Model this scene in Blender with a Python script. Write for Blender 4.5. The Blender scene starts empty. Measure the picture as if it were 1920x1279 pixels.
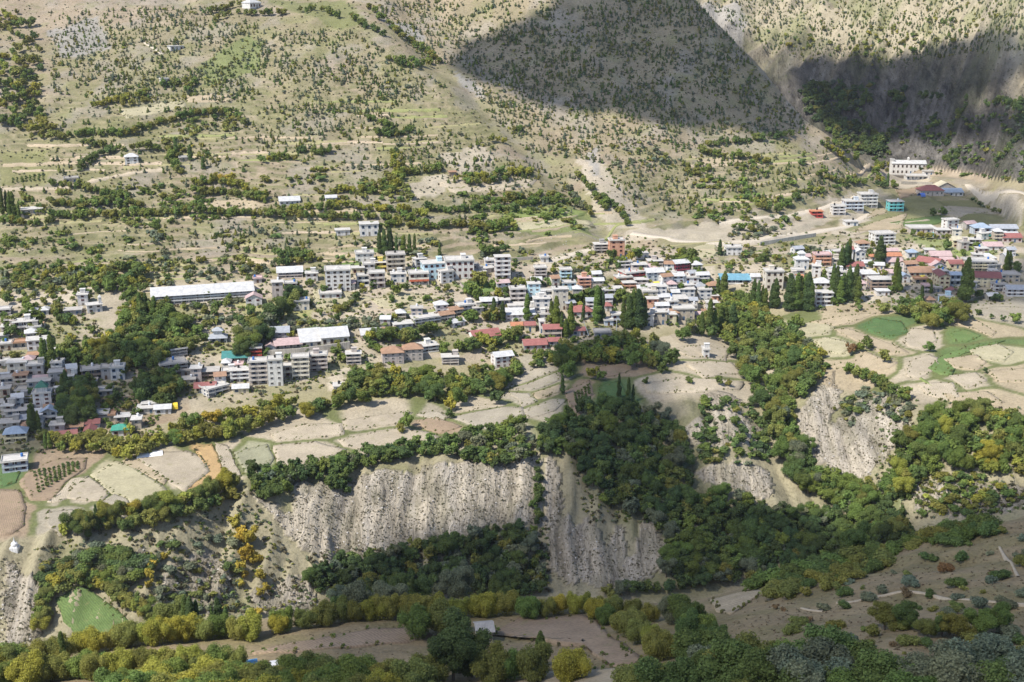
import bpy, math, random
import numpy as np
R_ = math.radians
sc = bpy.context.scene
C = sc.collection
random.seed(7)
# ---------------------------------------------------------------- camera, sky, sun, exposure
F, PITCH = 2300.0, R_(16.5)                      # focal length in photo pixels, downward pitch
cam = bpy.data.cameras.new('camera'); co = bpy.data.objects.new('camera', cam); C.objects.link(co)
cam.sensor_width = 36.0; cam.lens = F / 1920 * 36.0; cam.clip_start = 1.0; cam.clip_end = 6000
co.location = (0, 0, 0); co.rotation_euler = (R_(90) - PITCH, 0, 0); sc.camera = co
SUN = np.array((-0.50, -0.36, 0.80)); SUN /= np.linalg.norm(SUN)      # towards the sun
w = bpy.data.worlds.new('World'); sc.world = w; w.use_nodes = True
nt = w.node_tree; nt.nodes.clear()
sky = nt.nodes.new('ShaderNodeTexSky'); sky.sky_type = 'NISHITA'; sky.sun_disc = False
sky.sun_elevation = math.asin(SUN[2]); sky.sun_rotation = math.atan2(SUN[0], SUN[1])
sky.altitude = 1500; sky.air_density = 0.8; sky.dust_density = 2.0; sky.ozone_density = 0.6
bg = nt.nodes.new('ShaderNodeBackground'); bg.inputs[1].default_value = 0.15
wo = nt.nodes.new('ShaderNodeOutputWorld')
nt.links.new(sky.outputs[0], bg.inputs[0]); nt.links.new(bg.outputs[0], wo.inputs[0])
sl = bpy.data.lights.new('sun', 'SUN'); sl.energy = 4.4; sl.angle = R_(0.55); sl.color = (1.0, 0.955, 0.88)
so = bpy.data.objects.new('sun', sl); C.objects.link(so)
from mathutils import Vector, Matrix, Quaternion
so.rotation_euler = Vector(SUN).to_track_quat('Z', 'Y').to_euler(); so.location = Vector(SUN) * 2000
vs = sc.view_settings; vs.view_transform = 'Standard'; vs.look = 'None'; vs.gamma = 1.0; vs.exposure = 0.56
vs.use_curve_mapping = False
sc.cycles.max_bounces = 4; sc.cycles.diffuse_bounces = 2; sc.cycles.transparent_max_bounces = 4
sc.cycles.use_denoising = True; sc.cycles.volume_bounces = 0
HAZE = 0.00005
# ---------------------------------------------------------------- geometry helpers
CP, SP = math.cos(PITCH), math.sin(PITCH)
def ray(u, v):
    dx = (u - 960.0) / F; dv = (v - 639.5) / F
    dy = CP - dv * SP
    return dx / dy, (-SP - dv * CP) / dy          # x/Y and z/Y along the sight line
def pxm(Y, v):                                    # photo pixels for one metre at that spot
    return F * (CP - (v - 639.5) / F * SP) / Y
def hsh(ix, iy, s):
    n = (ix.astype(np.int64) * 374761393 + iy.astype(np.int64) * 668265263 + s * 1274126177) & 0xffffffff
    n = ((n ^ (n >> 13)) * 1274126177) & 0xffffffff
    return ((n ^ (n >> 16)) & 0xffff) / 65535.0
def vn(x, y, s=0):
    ix = np.floor(x); iy = np.floor(y); fx = x - ix; fy = y - iy
    fx = fx * fx * (3 - 2 * fx); fy = fy * fy * (3 - 2 * fy)
    a = hsh(ix, iy, s); b = hsh(ix + 1, iy, s); c = hsh(ix, iy + 1, s); d = hsh(ix + 1, iy + 1, s)
    return (a * (1 - fx) + b * fx) * (1 - fy) + (c * (1 - fx) + d * fx) * fy
def fbm(x, y, s=0, o=4):
    r = 0; a = .5; t = 0
    for i in range(o):
        r = r + a * vn(x, y, s + i * 17); t += a; a *= .5; x = x * 2.03 + 5.1; y = y * 2.03 + 1.7
    return r / t
def ridge(x, y, s=0, o=3):
    r = 0; a = .5; t = 0
    for i in range(o):
        r = r + a * (1 - np.abs(2 * vn(x, y, s + i * 31) - 1)); t += a; a *= .5; x = x * 2.1 + 3.3; y = y * 2.1 + 7.7
    return r / t
def sst(a, b, x):
    q = np.clip((x - a) / (b - a), 0, 1); return q * q * (3 - 2 * q)
def pchip(x, y, xi):
    x = np.asarray(x, float); y = np.asarray(y, float); h = np.diff(x); d = np.diff(y) / h
    m = np.zeros_like(y); m[0] = d[0]; m[-1] = d[-1]
    for i in range(1, len(x) - 1):
        if d[i - 1] * d[i] > 0:
            w1 = 2 * h[i] + h[i - 1]; w2 = h[i] + 2 * h[i - 1]
            m[i] = (w1 + w2) / (w1 / d[i - 1] + w2 / d[i])
    k = np.clip(np.searchsorted(x, xi) - 1, 0, len(x) - 2); q = np.clip((xi - x[k]) / h[k], 0, 1); hk = h[k]
    return ((1 + 2 * q) * (1 - q) ** 2 * y[k] + q * (1 - q) ** 2 * hk * m[k] + q * q * (3 - 2 * q) * y[k + 1]
            + q * q * (q - 1) * hk * m[k + 1])
# ---------------------------------------------------------------- the lie of the land: cross-sections of the valley
# each row is one line along the valley, given as sight lines (u, v) with their ground distance Y (or Y and height)
def S(*a): return a
ROWS = [
 [S(-400,1900,70),S(960,1900,70),S(2300,1800,60)],                                                            # 0 below the viewpoint
 [S(-300,1279,190),S(1000,1279,190),S(1250,1279,172),S(1600,1279,150),S(1920,1279,145),S(2250,1279,140)],     # 1 near terrace
 [S(-300,1232,214),S(0,1226,221),S(250,1188,228),S(480,1163,237),S(700,1143,242),S(900,1128,245),S(1080,1131,245),
  S(1250,1133,245),S(1400,1103,250),S(1550,1064,255),S(1700,1022,260),S(1920,962,268),S(2250,880,280)],       # 2 its lip
 [S(-300,None,325,-232),S(250,None,335,-232),S(480,None,360,-236),S(700,None,385,-240),S(1080,None,400,-243),
  S(1400,None,405,-244),S(1700,None,410,-232),S(1920,None,405,-216),S(2250,None,400,-205)],                   # 3 ravine bed
 [S(-300,1220,366),S(0,1215,368),S(250,1195,375),S(480,1150,400),S(700,1135,420),S(900,1118,432),S(1080,1110,435),
  S(1250,1105,440),S(1400,1085,448),S(1550,1045,452),S(1700,1005,455),S(1920,945,455),S(2250,880,465)],       # 4 foot of the far bank
 [S(-300,1020,400),S(0,1005,406),S(250,960,427),S(480,885,466),S(700,855,486),S(900,832,497),S(1000,817,505),
  S(1080,790,520),S(1250,735,550),S(1400,730,548),S(1550,700,560),S(1700,740,528),S(1920,790,495),S(2250,820,480)],  # 5 field edge
 [S(-300,880,470),S(0,860,478),S(250,830,493),S(480,780,520),S(700,745,541),S(900,700,573),S(1080,680,585),
  S(1250,640,615),S(1400,600,640),S(1550,585,645),S(1700,575,650),S(1920,580,645),S(2250,580,645)],           # 6 back of the fields
 [S(-300,600,590),S(0,590,600),S(250,565,622),S(480,560,628),S(700,540,645),S(900,525,660),S(1080,500,690),
  S(1250,480,715),S(1400,480,725),S(1550,470,745),S(1700,445,785),S(1800,455,765),S(1920,470,745),S(2250,470,745)],  # 7 top of the village
 [S(-300,430,715),S(0,430,715),S(250,430,720),S(480,430,722),S(700,430,725),S(900,420,740),S(1080,420,755),
  S(1250,420,775),S(1400,420,785),S(1550,395,840),S(1700,370,905),S(1800,400,850),S(1920,445,780),S(2250,450,775)],  # 8
 [S(-300,250,825),S(0,250,825),S(250,260,822),S(480,270,822),S(700,280,825),S(900,310,820),S(1080,390,775),
  S(1250,365,825),S(1400,345,850),S(1550,312,905),S(1640,335,945),S(1700,352,955),S(1830,372,915),S(1920,430,800),S(2250,435,795)],  # 9
 [S(-300,100,945),S(0,100,945),S(250,90,955),S(480,60,975),S(700,15,1010),S(800,95,965),S(870,150,930),S(1000,285,855),
  S(1080,330,835),S(1250,275,880),S(1400,265,905),S(1550,293,922),S(1640,328,965),S(1700,346,975),S(1830,362,930),S(1920,400,815),S(2250,405,810)],  # 10 crease
 [S(-300,0,1040),S(480,0,1045),S(700,-20,1060),S(800,40,1030),S(870,80,1000),S(1000,150,950),S(1080,170,935),
  S(1250,140,960),S(1400,180,962),S(1470,215,960),S(1550,277,934),S(1640,325,975),S(1700,340,995),S(1830,350,942),S(1920,378,830),S(2250,380,825)],  # 11
 [S(-300,-120,1150),S(480,-120,1150),S(700,-150,1180),S(1000,-150,1170),S(1180,-100,1130),S(1300,0,1050),S(1350,55,1020),
  S(1400,100,1000),S(1460,165,980),S(1520,235,955),S(1560,263,946),S(1620,302,962),S(1660,322,985),S(1700,332,1012),
  S(1830,347,949),S(1920,371,842),S(2250,372,838)],                                                            # 12 skyline of the middle mountain
 [S(-300,None,1220,20),S(1000,None,1240,30),S(1180,None,1200,-60),S(1300,None,1120,-190),S(1400,None,1070,-200),
  S(1550,None,1020,-195),S(1640,None,1030,-180),S(1700,None,1045,-164),S(1830,338,972),S(1920,352,868),S(2250,352,865)],  # 13 gorge
 [S(-300,None,1290,40),S(1000,None,1310,40),S(1180,None,1290,-40),S(1300,None,1230,-150),S(1400,None,1200,-150),
  S(1550,258,1185),S(1640,290,1130),S(1700,300,1105),S(1760,305,1060),S(1830,318,1000),S(1920,332,890),S(2250,330,885)],  # 14
 [S(-300,None,1420,80),S(1000,None,1420,80),S(1300,0,1400),S(1400,60,1350),S(1550,100,1300),S(1700,100,1215),
  S(1830,100,1120),S(1920,100,1020),S(2250,100,1000)],                                                         # 15
 [S(-300,None,1600,150),S(1300,-100,1560),S(1550,-100,1480),S(1700,-100,1400),S(1830,-100,1300),S(1920,-100,1200),S(2250,-100,1180)],
]
DT = 0.0028
TG = np.arange(-0.602, 0.6021, DT); NT = len(TG)
YG = 62.0 * 1.0028 ** np.arange(0, 1150); NY = len(YG)
KY = []; KZ = []
for row in ROWS:
    ts, ys, zs = [], [], []
    for p in row:
        if p[1] is None:
            t, r = ray(p[0], 700); z = p[3]
        else:
            t, r = ray(p[0], p[1]); z = r * p[2]
        ts.append(t); ys.append(p[2]); zs.append(z)
    tt = np.clip(TG, ts[0], ts[-1])
    KY.append(pchip(ts, ys, tt)); KZ.append(pchip(ts, zs, tt))
KY = np.array(KY); KZ = np.array(KZ)
for k in range(1, len(KY)): KY[k] = np.maximum(KY[k], KY[k - 1] + 4)
Z = np.zeros((NT, NY)); KK = np.zeros((NT, NY)); kid = np.arange(len(KY), dtype=float)
for i in range(NT):
    yy = np.clip(YG, KY[0, i], KY[-1, i])
    Z[i] = pchip(KY[:, i], KZ[:, i], yy); KK[i] = np.interp(YG, KY[:, i], kid)
XX = TG[:, None] * YG[None, :]; YY = np.repeat(YG[None, :], NT, 0)
def cols(u, v):                                    # ground point seen along a sight line
    t, r = ray(u, v)
    a = (t - TG[0]) / DT; i = int(np.clip(math.floor(a), 0, NT - 2)); f = min(max(a - i, 0), 1)
    zc = Z[i] * (1 - f) + Z[i + 1] * f
    d = r * YG - zc
    n = np.nonzero(d[30:] <= 0)[0]
    if len(n) == 0: Yh = YG[-1]
    else:
        j = n[0] + 30
        d0, d1 = d[j - 1], d[j]; q = d0 / (d0 - d1) if d0 != d1 else 0
        Yh = YG[j - 1] + (YG[j] - YG[j - 1]) * min(max(q, 0), 1)
    return np.array((t * Yh, Yh, r * Yh))
G = cols
def zat(x, y):
    x = np.asarray(x, float); y = np.asarray(y, float)
    a = np.clip((x / y - TG[0]) / DT, 0, NT - 1.001); b = np.clip(np.log(y / YG[0]) / math.log(1.0028), 0, NY - 1.001)
    i = a.astype(int); j = b.astype(int); f = a - i; g = b - j
    return (Z[i, j] * (1 - f) + Z[i + 1, j] * f) * (1 - g) + (Z[i, j + 1] * (1 - f) + Z[i + 1, j + 1] * f) * g
def polydist(px, py, pts):
    d = np.full(px.shape, 1e9)
    for a, b in zip(pts[:-1], pts[1:]):
        ab = np.array(b) - np.array(a); L = (ab ** 2).sum() + 1e-9
        q = np.clip(((px - a[0]) * ab[0] + (py - a[1]) * ab[1]) / L, 0, 1)
        d = np.minimum(d, np.hypot(px - a[0] - q * ab[0], py - a[1] - q * ab[1]))
    return d
def carve(pix, depth, wid):
    global Z
    pts = [tuple(G(u, v)[:2]) for u, v in pix]
    d = polydist(XX, YY, pts)
    Z -= depth * np.exp(-(d / wid) ** 2)
# side gullies
g1 = [(1330,545),(1385,610),(1420,670),(1445,730),(1480,800),(1525,880),(1560,950)]
g2 = [(700,10),(800,98),(870,155),(940,225),(1000,290),(1060,345),(1120,410),(1175,450)]
g3 = [(1008,835),(1006,900),(1008,980)]
g4 = [(1600,720),(1590,800),(1600,870),(1610,930)]
P1 = [tuple(G(u, v)[:2]) for u, v in g1]; P2 = [tuple(G(u, v)[:2]) for u, v in g2]
P3 = [tuple(G(u, v)[:2]) for u, v in g3]; P4 = [tuple(G(u, v)[:2]) for u, v in g4]
DG2 = polydist(XX, YY, P2)
Z -= 9.0 * np.exp(-(polydist(XX, YY, P1) / 20) ** 2)
Z -= 5.0 * np.exp(-(DG2 / 13) ** 2)
Z -= 2.5 * np.exp(-(polydist(XX, YY, P3) / 5) ** 2)
Z -= 6.0 * np.exp(-(polydist(XX, YY, P4) / 18) ** 2)
def band(a, b, c, d): return sst(a, b, KK) * (1 - sst(c, d, KK))
bank = band(3.9, 4.25, 4.8, 5.05); hillw = band(7.2, 7.8, 12.5, 13); farw = sst(13.4, 14.3, KK)
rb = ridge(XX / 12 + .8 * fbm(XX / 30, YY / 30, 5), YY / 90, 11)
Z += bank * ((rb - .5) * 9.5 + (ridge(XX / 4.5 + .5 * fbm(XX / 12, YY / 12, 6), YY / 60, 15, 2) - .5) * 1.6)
Z += hillw * ((fbm(XX / 55, YY / 70, 3) - .5) * 9 + (ridge(XX / 30, YY / 95, 9) - .5) * 3.0 * sst(9.8, 10.6, KK))
Z += farw * ((ridge((XX - .75 * YY) / 48, (YY + XX) / 300, 21, 4) - .5) * 46 * sst(14.0, 14.5, KK) + (ridge((XX - .8 * YY) / 15, (YY + XX) / 90, 27, 3) - .5) * 19 * sst(13.9, 14.7, KK) + (fbm(XX / 25, YY / 25, 8) - .5) * 13)
Z += (fbm(XX / 14, YY / 14, 2, 3) - .5) * (0.7 + 1.2 * band(0.6, 1.0, 2.0, 2.6) + 0.6 * hillw)
Z += band(0.8, 1.2, 1.9, 2.3) * sst(-40, 40, XX - 55) * (fbm(XX / 30, YY / 22, 41) - .5) * 9
# stepped terraces on the farmed hillside
tm = band(7.0, 7.4, 9.6, 10.1) * sst(.34, .5, fbm(XX / 60, YY / 60, 33) + .16 * (1 - sst(9, 10, KK)))
tm = tm * np.maximum(sst(16, 34, DG2), (XX < -10) * 1.0)
stp = 2.7
wz = Z + (fbm(XX / 45, YY / 45, 61) - .5) * 4
q = wz / stp; fr = q - np.floor(q)
TREAD = tm * (1 - sst(.0, .25, fr) * (1 - sst(.75, 1.0, fr)))
Z += tm * .85 * stp * ((np.floor(q) + sst(.74, .98, fr)) - q)
RISER = tm * sst(.66, .8, fr)
NGX = np.gradient(Z, axis=1) / np.gradient(YY, axis=1)
# ---------------------------------------------------------------- mesh and material helpers
def fastmesh(name, co_, quads, mats=(), midx=None, tint=None, smooth=False):
    me = bpy.data.meshes.new(name); co_ = np.asarray(co_, np.float32); quads = np.asarray(quads, np.int32)
    me.vertices.add(len(co_)); me.vertices.foreach_set('co', co_.ravel())
    k = quads.shape[1]
    me.loops.add(quads.size); me.loops.foreach_set('vertex_index', quads.ravel())
    me.polygons.add(len(quads)); me.polygons.foreach_set('loop_start', np.arange(0, quads.size, k, dtype=np.int32))
    if smooth: me.polygons.foreach_set('use_smooth', np.ones(len(quads), bool))
    for m in mats: me.materials.append(m)
    if midx is not None: me.polygons.foreach_set('material_index', np.asarray(midx, np.int32))
    me.update(calc_edges=True)
    if tint is not None:
        tint = np.asarray(tint, np.float32)
        if tint.shape[1] == 3: tint = np.concatenate([tint, np.ones((len(tint), 1), np.float32)], 1)
        a = me.color_attributes.new('tint', 'FLOAT_COLOR', 'POINT'); a.data.foreach_set('color', tint.ravel())
    return me
def link(name, me, parent=None, loc=None):
    o = bpy.data.objects.new(name, me); C.objects.link(o)
    if parent is not None: o.parent = parent
    if loc is not None: o.location = loc
    return o
def tag(o, label=None, cat=None, group=None, kind=None):
    if label: o['label'] = label
    if cat: o['category'] = cat
    if group: o['group'] = group
    if kind: o['kind'] = kind
    return o
class MB:                                          # collects boxes and faces into one mesh
    def __init__(s): s.v = []; s.f = []; s.m = []
    def box(s, x0, x1, y0, y1, z0, z1, m=0):
        n = len(s.v)
        s.v += [(x0,y0,z0),(x1,y0,z0),(x1,y1,z0),(x0,y1,z0),(x0,y0,z1),(x1,y0,z1),(x1,y1,z1),(x0,y1,z1)]
        for f in ((0,3,2,1),(4,5,6,7),(0,1,5,4),(1,2,6,5),(2,3,7,6),(3,0,4,7)):
            s.f.append(tuple(n + i for i in f)); s.m.append(m)
    def poly(s, pts, m=0):
        n = len(s.v); s.v += [tuple(p) for p in pts]; s.f.append(tuple(range(n, n + len(pts)))); s.m.append(m)
    def solid(s, bot, top, m=0):                   # closed prism between two outlines
        n = len(s.v); k = len(bot); s.v += [tuple(p) for p in bot] + [tuple(p) for p in top]
        s.f.append(tuple(n + i for i in reversed(range(k)))); s.m.append(m)
        s.f.append(tuple(n + k + i for i in range(k))); s.m.append(m)
        for i in range(k):
            j = (i + 1) % k; s.f.append((n + i, n + j, n + k + j, n + k + i)); s.m.append(m)
    def cyl(s, c, r0, r1, z0, z1, n=8, m=0):
        b = [(c[0] + r0 * math.cos(2 * math.pi * i / n), c[1] + r0 * math.sin(2 * math.pi * i / n), z0) for i in range(n)]
        t = [(c[0] + r1 * math.cos(2 * math.pi * i / n), c[1] + r1 * math.sin(2 * math.pi * i / n), z1) for i in range(n)]
        s.solid(b, t, m)
    def mesh(s, name, *mats):
        me = bpy.data.meshes.new(name); me.from_pydata(s.v, [], s.f)
        for m in mats: me.materials.append(m)
        if len(mats) > 1: me.polygons.foreach_set('material_index', s.m)
        me.update(); return me
def newmat(name):
    m = bpy.data.materials.new(name); m.use_nodes = True; n = m.node_tree; n.nodes.clear()
    o = n.nodes.new('ShaderNodeOutputMaterial'); b = n.nodes.new('ShaderNodeBsdfPrincipled')
    n.links.new(b.outputs[0], o.inputs[0]); b.inputs['Roughness'].default_value = .9
    b.inputs['Specular IOR Level'].default_value = .2
    return m, n, b, o
def nd(n, t, **k):
    x = n.nodes.new(t)
    for a, v in k.items(): setattr(x, a, v)
    return x
def noise(n, scale, detail=4, rough=.6, vec=None):
    x = nd(n, 'ShaderNodeTexNoise'); x.inputs['Scale'].default_value = scale; x.inputs['Detail'].default_value = detail
    x.inputs['Roughness'].default_value = rough
    if vec is not None: n.links.new(vec, x.inputs['Vector'])
    return x.outputs[0]
def ramp(n, src, *st):
    r = nd(n, 'ShaderNodeValToRGB'); e = r.color_ramp.elements
    while len(e) < len(st): e.new(.5)
    for i, (p, c) in enumerate(st):
        e[i].position = p; e[i].color = (c, c, c, 1) if not hasattr(c, '__len__') else (*c, 1)
    n.links.new(src, r.inputs[0]); return r.outputs[0]
def mix(n, fac, a, b, mode='MIX'):
    m = nd(n, 'ShaderNodeMix', data_type='RGBA', blend_type=mode)
    for i, x in ((0, fac), (6, a), (7, b)):
        if hasattr(x, 'is_linked'): n.links.new(x, m.inputs[i])
        elif i == 0: m.inputs[0].default_value = x
        else: m.inputs[i].default_value = (*x, 1) if len(x) == 3 else x
    return m.outputs[2]
def bump(n, b, src, dist, strength=1.0):
    x = nd(n, 'ShaderNodeBump'); x.inputs['Distance'].default_value = dist; x.inputs['Strength'].default_value = strength
    n.links.new(src, x.inputs['Height']); n.links.new(x.outputs[0], b.inputs['Normal'])
# ground: region colour from the mesh, grain, tufts and stones from noise
def ground_mat():
    m, n, b, o = newmat('ground'); g = nd(n, 'ShaderNodeNewGeometry').outputs['Position']
    at = nd(n, 'ShaderNodeAttribute', attribute_name='tint')
    ax = nd(n, 'ShaderNodeAttribute', attribute_name='scrub')
    n1 = noise(n, .9, 6, .7, g); n2 = noise(n, .07, 5, .6, g); n3 = noise(n, .34, 5, .75, g)
    c = mix(n, 1.0, at.outputs['Color'], ramp(n, n1, (.25, .62), (.5, 1.0), (.8, 1.28)), 'MULTIPLY')
    c = mix(n, 1.0, c, ramp(n, n2, (.3, .84), (.7, 1.13)), 'MULTIPLY')
    mp = nd(n, 'ShaderNodeMath', operation='ADD'); n.links.new(n3, mp.inputs[0]); n.links.new(ax.outputs['Fac'], mp.inputs[1])
    spk = ramp(n, mp.outputs[0], (.60, 0.0), (.72, .85))
    c = mix(n, spk, c, ramp(n, n1, (.35, (.075, .075, .035)), (.65, (.16, .14, .07))))
    # rills down the eroded banks, broken rock on the gorge wall; hollows darkened in the colour too
    a2 = nd(n, 'ShaderNodeAttribute', attribute_name='bank'); a3 = nd(n, 'ShaderNodeAttribute', attribute_name='crag')
    mp2 = nd(n, 'ShaderNodeMapping'); mp2.inputs['Scale'].default_value = (.55, .05, .07); nw_ = nd(n, 'ShaderNodeTexNoise'); nw_.inputs['Scale'].default_value = .11; nw_.inputs['Detail'].default_value = 3; n.links.new(g, nw_.inputs['Vector']); vm_ = nd(n, 'ShaderNodeVectorMath', operation='MULTIPLY_ADD'); n.links.new(nw_.outputs['Color'], vm_.inputs[0]); vm_.inputs[1].default_value = (5.5, 5.5, 0); n.links.new(g, vm_.inputs[2]); n.links.new(vm_.outputs[0], mp2.inputs[0]); r1 = noise(n, 1.0, 7, .72, mp2.outputs[0])
    mp3 = nd(n, 'ShaderNodeMapping'); mp3.inputs['Rotation'].default_value = (0, 0, R_(38)); mp3.inputs['Scale'].default_value = (.13, .03, .05); n.links.new(g, mp3.inputs[0]); r2 = noise(n, 1.0, 9, .78, mp3.outputs[0])
    c = mix(n, a2.outputs['Fac'], c, mix(n, 1.0, c, ramp(n, r1, (.36, .58), (.5, .98), (.64, 1.15)), 'MULTIPLY'))
    c = mix(n, a3.outputs['Fac'], c, mix(n, 1.0, c, ramp(n, r2, (.38, .32), (.5, .95), (.64, 1.5)), 'MULTIPLY'))
    n.links.new(c, b.inputs['Base Color'])
    def mul(x, y, k):
        q = nd(n, 'ShaderNodeMath', operation='MULTIPLY'); n.links.new(x, q.inputs[0]); n.links.new(y, q.inputs[1]); r = nd(n, 'ShaderNodeMath', operation='MULTIPLY'); n.links.new(q.outputs[0], r.inputs[0]); r.inputs[1].default_value = k; return r.outputs[0]
    s1 = nd(n, 'ShaderNodeMath', operation='ADD'); n.links.new(n1, s1.inputs[0]); n.links.new(mul(r1, a2.outputs['Fac'], 6.0), s1.inputs[1])
    s2 = nd(n, 'ShaderNodeMath', operation='ADD'); n.links.new(s1.outputs[0], s2.inputs[0]); n.links.new(mul(r2, a3.outputs['Fac'], 55.0), s2.inputs[1])
    bump(n, b, s2.outputs[0], .6, .85)
    return m
GM = ground_mat()
def inpoly(px, py, pts):
    r = np.zeros(px.shape, bool); k = len(pts)
    for i in range(k):
        x0, y0 = pts[i]; x1, y1 = pts[(i + 1) % k]
        if y0 == y1: continue
        c = ((y0 > py) != (y1 > py)); r ^= c & (px < (x1 - x0) * (py - y0) / (y1 - y0) + x0)
    return r
COLR = np.zeros((NT, NY, 3)); SCR = np.full((NT, NY), -.02)
def paint(m, c): COLR[:] = COLR * (1 - m[..., None]) + np.array(c) * m[..., None]
WX = XX + (fbm(XX / 9, YY / 9, 71) - .5) * 9; WY = YY + (fbm(XX / 9, YY / 9, 77) - .5) * 9
def pmask(pix, warp=True):
    p = [tuple(G(u, v)[:2]) for u, v in pix]
    xs = [a for a, b in p]; ys = [b for a, b in p]
    A, B = (WX, WY) if warp else (XX, YY)
    j0 = max(np.searchsorted(YG, min(ys) - 12), 0); j1 = min(np.searchsorted(YG, max(ys) + 12), NY)
    m = np.zeros((NT, NY)); m[:, j0:j1] = inpoly(A[:, j0:j1], B[:, j0:j1], p)
    return m
n60 = fbm(XX / 60, YY / 60, 91); n20 = fbm(XX / 20, YY / 20, 93); n8 = fbm(XX / 8, YY / 8, 95)
paint(np.ones((NT, NY)), (.35, .28, .195))
paint(sst(.40, .60, n60) * .7, (.27, .24, .13)); paint(sst(.5, .7, n20) * .5, (.42, .345, .255))
paint(band(7.1, 7.6, 10, 10.6) * sst(.4, .62, fbm(XX / 28, YY / 14, 97)) * .5, (.25, .245, .105))
paint(TREAD * .35, (.43, .35, .235)); paint(RISER * .9, (.185, .18, .085))
mm = sst(10.0, 10.5, KK) * (1 - sst(12.5, 12.9, KK)) * sst(-60, 20, XX + 130)
paint(mm * .8, (.315, .255, .165)); paint(mm * sst(.5, .66, n20) * .6, (.24, .205, .12))
fr_ = sst(13.6, 14.1, KK)
paint(fr_, (.36, .31, .215)); paint(fr_ * (1 - sst(14.35, 14.75, KK + (n60 - .5))) * .95, (.285, .262, .235))
paint(fr_ * (1 - sst(14.5, 15, KK)) * sst(.5, .72, ridge((XX - .75 * YY) / 30, (YY + XX) / 200, 87)) * .8, (.17, .155, .135)); paint(fr_ * (1 - sst(14.5, 15, KK)) * sst(.55, .7, fbm((XX - .75 * YY) / 9, (YY + XX) / 60, 89)) * .7, (.41, .375, .33)); paint(fr_ * (1 - sst(14.6, 15, KK)) * sst(.52, .66, fbm(XX / 30, YY / 40, 85)) * .6, (.125, .13, .07))  # dark and pale streaks put gully relief shading into the colour
paint(fr_ * sst(14.5, 15, KK) * sst(.45, .62, n20) * .65, (.19, .20, .085))
paint(band(6.0, 6.3, 7.1, 7.4) * .65, (.40, .345, .265)); paint(band(6.0, 6.3, 7.2, 7.6) * sst(.48, .6, fbm(XX / 16, YY / 9, 99)) * .8, (.225, .215, .10))
paint(band(4.9, 5.05, 6.0, 6.2) * .8, (.285, .26, .135)); paint(band(4.9, 5.05, 6.0, 6.2) * sst(.5, .65, n20) * .6, (.38, .31, .205))
paint(band(3.6, 4.0, 4.85, 5.0), (.30, .265, .17)); paint(band(3.6, 4.0, 4.85, 5.0) * sst(.5, .62, n20) * .7, (.18, .175, .085))
paint(1 - sst(2.2, 2.9, KK), (.275, .215, .125)); paint((1 - sst(2.2, 2.9, KK)) * sst(.45, .65, fbm(XX / 12, YY / 7, 55)) * .6, (.20, .175, .08))
paint(hillw * sst(.52, .68, fbm(XX / 17, YY / 22, 83)) * .55, (.32, .285, .235)); paint(hillw * sst(.56, .7, fbm(XX / 9, YY / 6, 84)) * .45, (.235, .235, .10))
SCR += .075 * hillw - .03 * TREAD + .05 * fr_ + .06 * band(3.8, 4.0, 4.9, 5)
SCREE = [[(465,930),(480,935),(545,1010),(620,1060),(690,1050),(800,1010),(960,985),(1020,980),(1010,850),(985,850),(930,870),(880,865),(830,880),(800,870),(760,885),(710,880),(640,905),(600,905),(575,895),(540,920),(545,960),(520,960),(490,930)],
 [(1020,860),(1035,860),(1055,900),(1060,960),(1090,1000),(1100,1060),(1080,1105),(1030,1080),(1020,1020),(1025,960)],
 [(1085,1000),(1110,970),(1125,1020),(1170,975),(1190,1060),(1215,960),(1250,1010),(1270,1060),(1200,1085),(1130,1095),(1090,1090)],
 [(1490,790),(1560,700),(1575,735),(1560,790),(1640,740),(1690,760),(1700,800),(1660,870),(1600,912),(1530,860),(1510,820)],
 [(1320,735),(1380,745),(1400,790),(1470,800),(1440,830),(1390,830),(1300,840),(1290,800),(1330,790)],
 [(1300,880),(1390,870),(1440,880),(1450,935),(1420,930),(1330,900)],[(1470,1040),(1500,1020),(1515,1050),(1490,1070),(1470,1065)],
 [(0,1040),(40,1060),(65,1130),(70,1200),(0,1220)],[(470,1110),(560,1080),(605,1130),(590,1145),(500,1150)],
 [(320,1060),(400,1040),(440,1080),(430,1150),(330,1160),(310,1100)],[(210,1060),(270,1030),(285,1060),(230,1090)],
 [(800,1120),(815,1070),(840,1090),(845,1120)],[(740,1130),(755,1105),(770,1120),(765,1140)],
 [(1700,900),(1800,900),(1920,920),(1920,950),(1840,970),(1720,960)]]
BANK = np.zeros((NT, NY))
for p in SCREE:
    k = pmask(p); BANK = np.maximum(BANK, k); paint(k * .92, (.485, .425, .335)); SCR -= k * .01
    paint(k * (1 - sst(.38, .66, rb)) * .6, (.27, .235, .175)); paint(k * sst(.5, .66, fbm(XX / 7, YY / 11, 13)) * .6, (.26, .235, .165)); paint(k * sst(.5, .7, fbm(XX / 3.2, YY / 30, 12)) * .45, (.47, .425, .37))  # gully hollows darkened in the colour to deepen their relief
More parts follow.
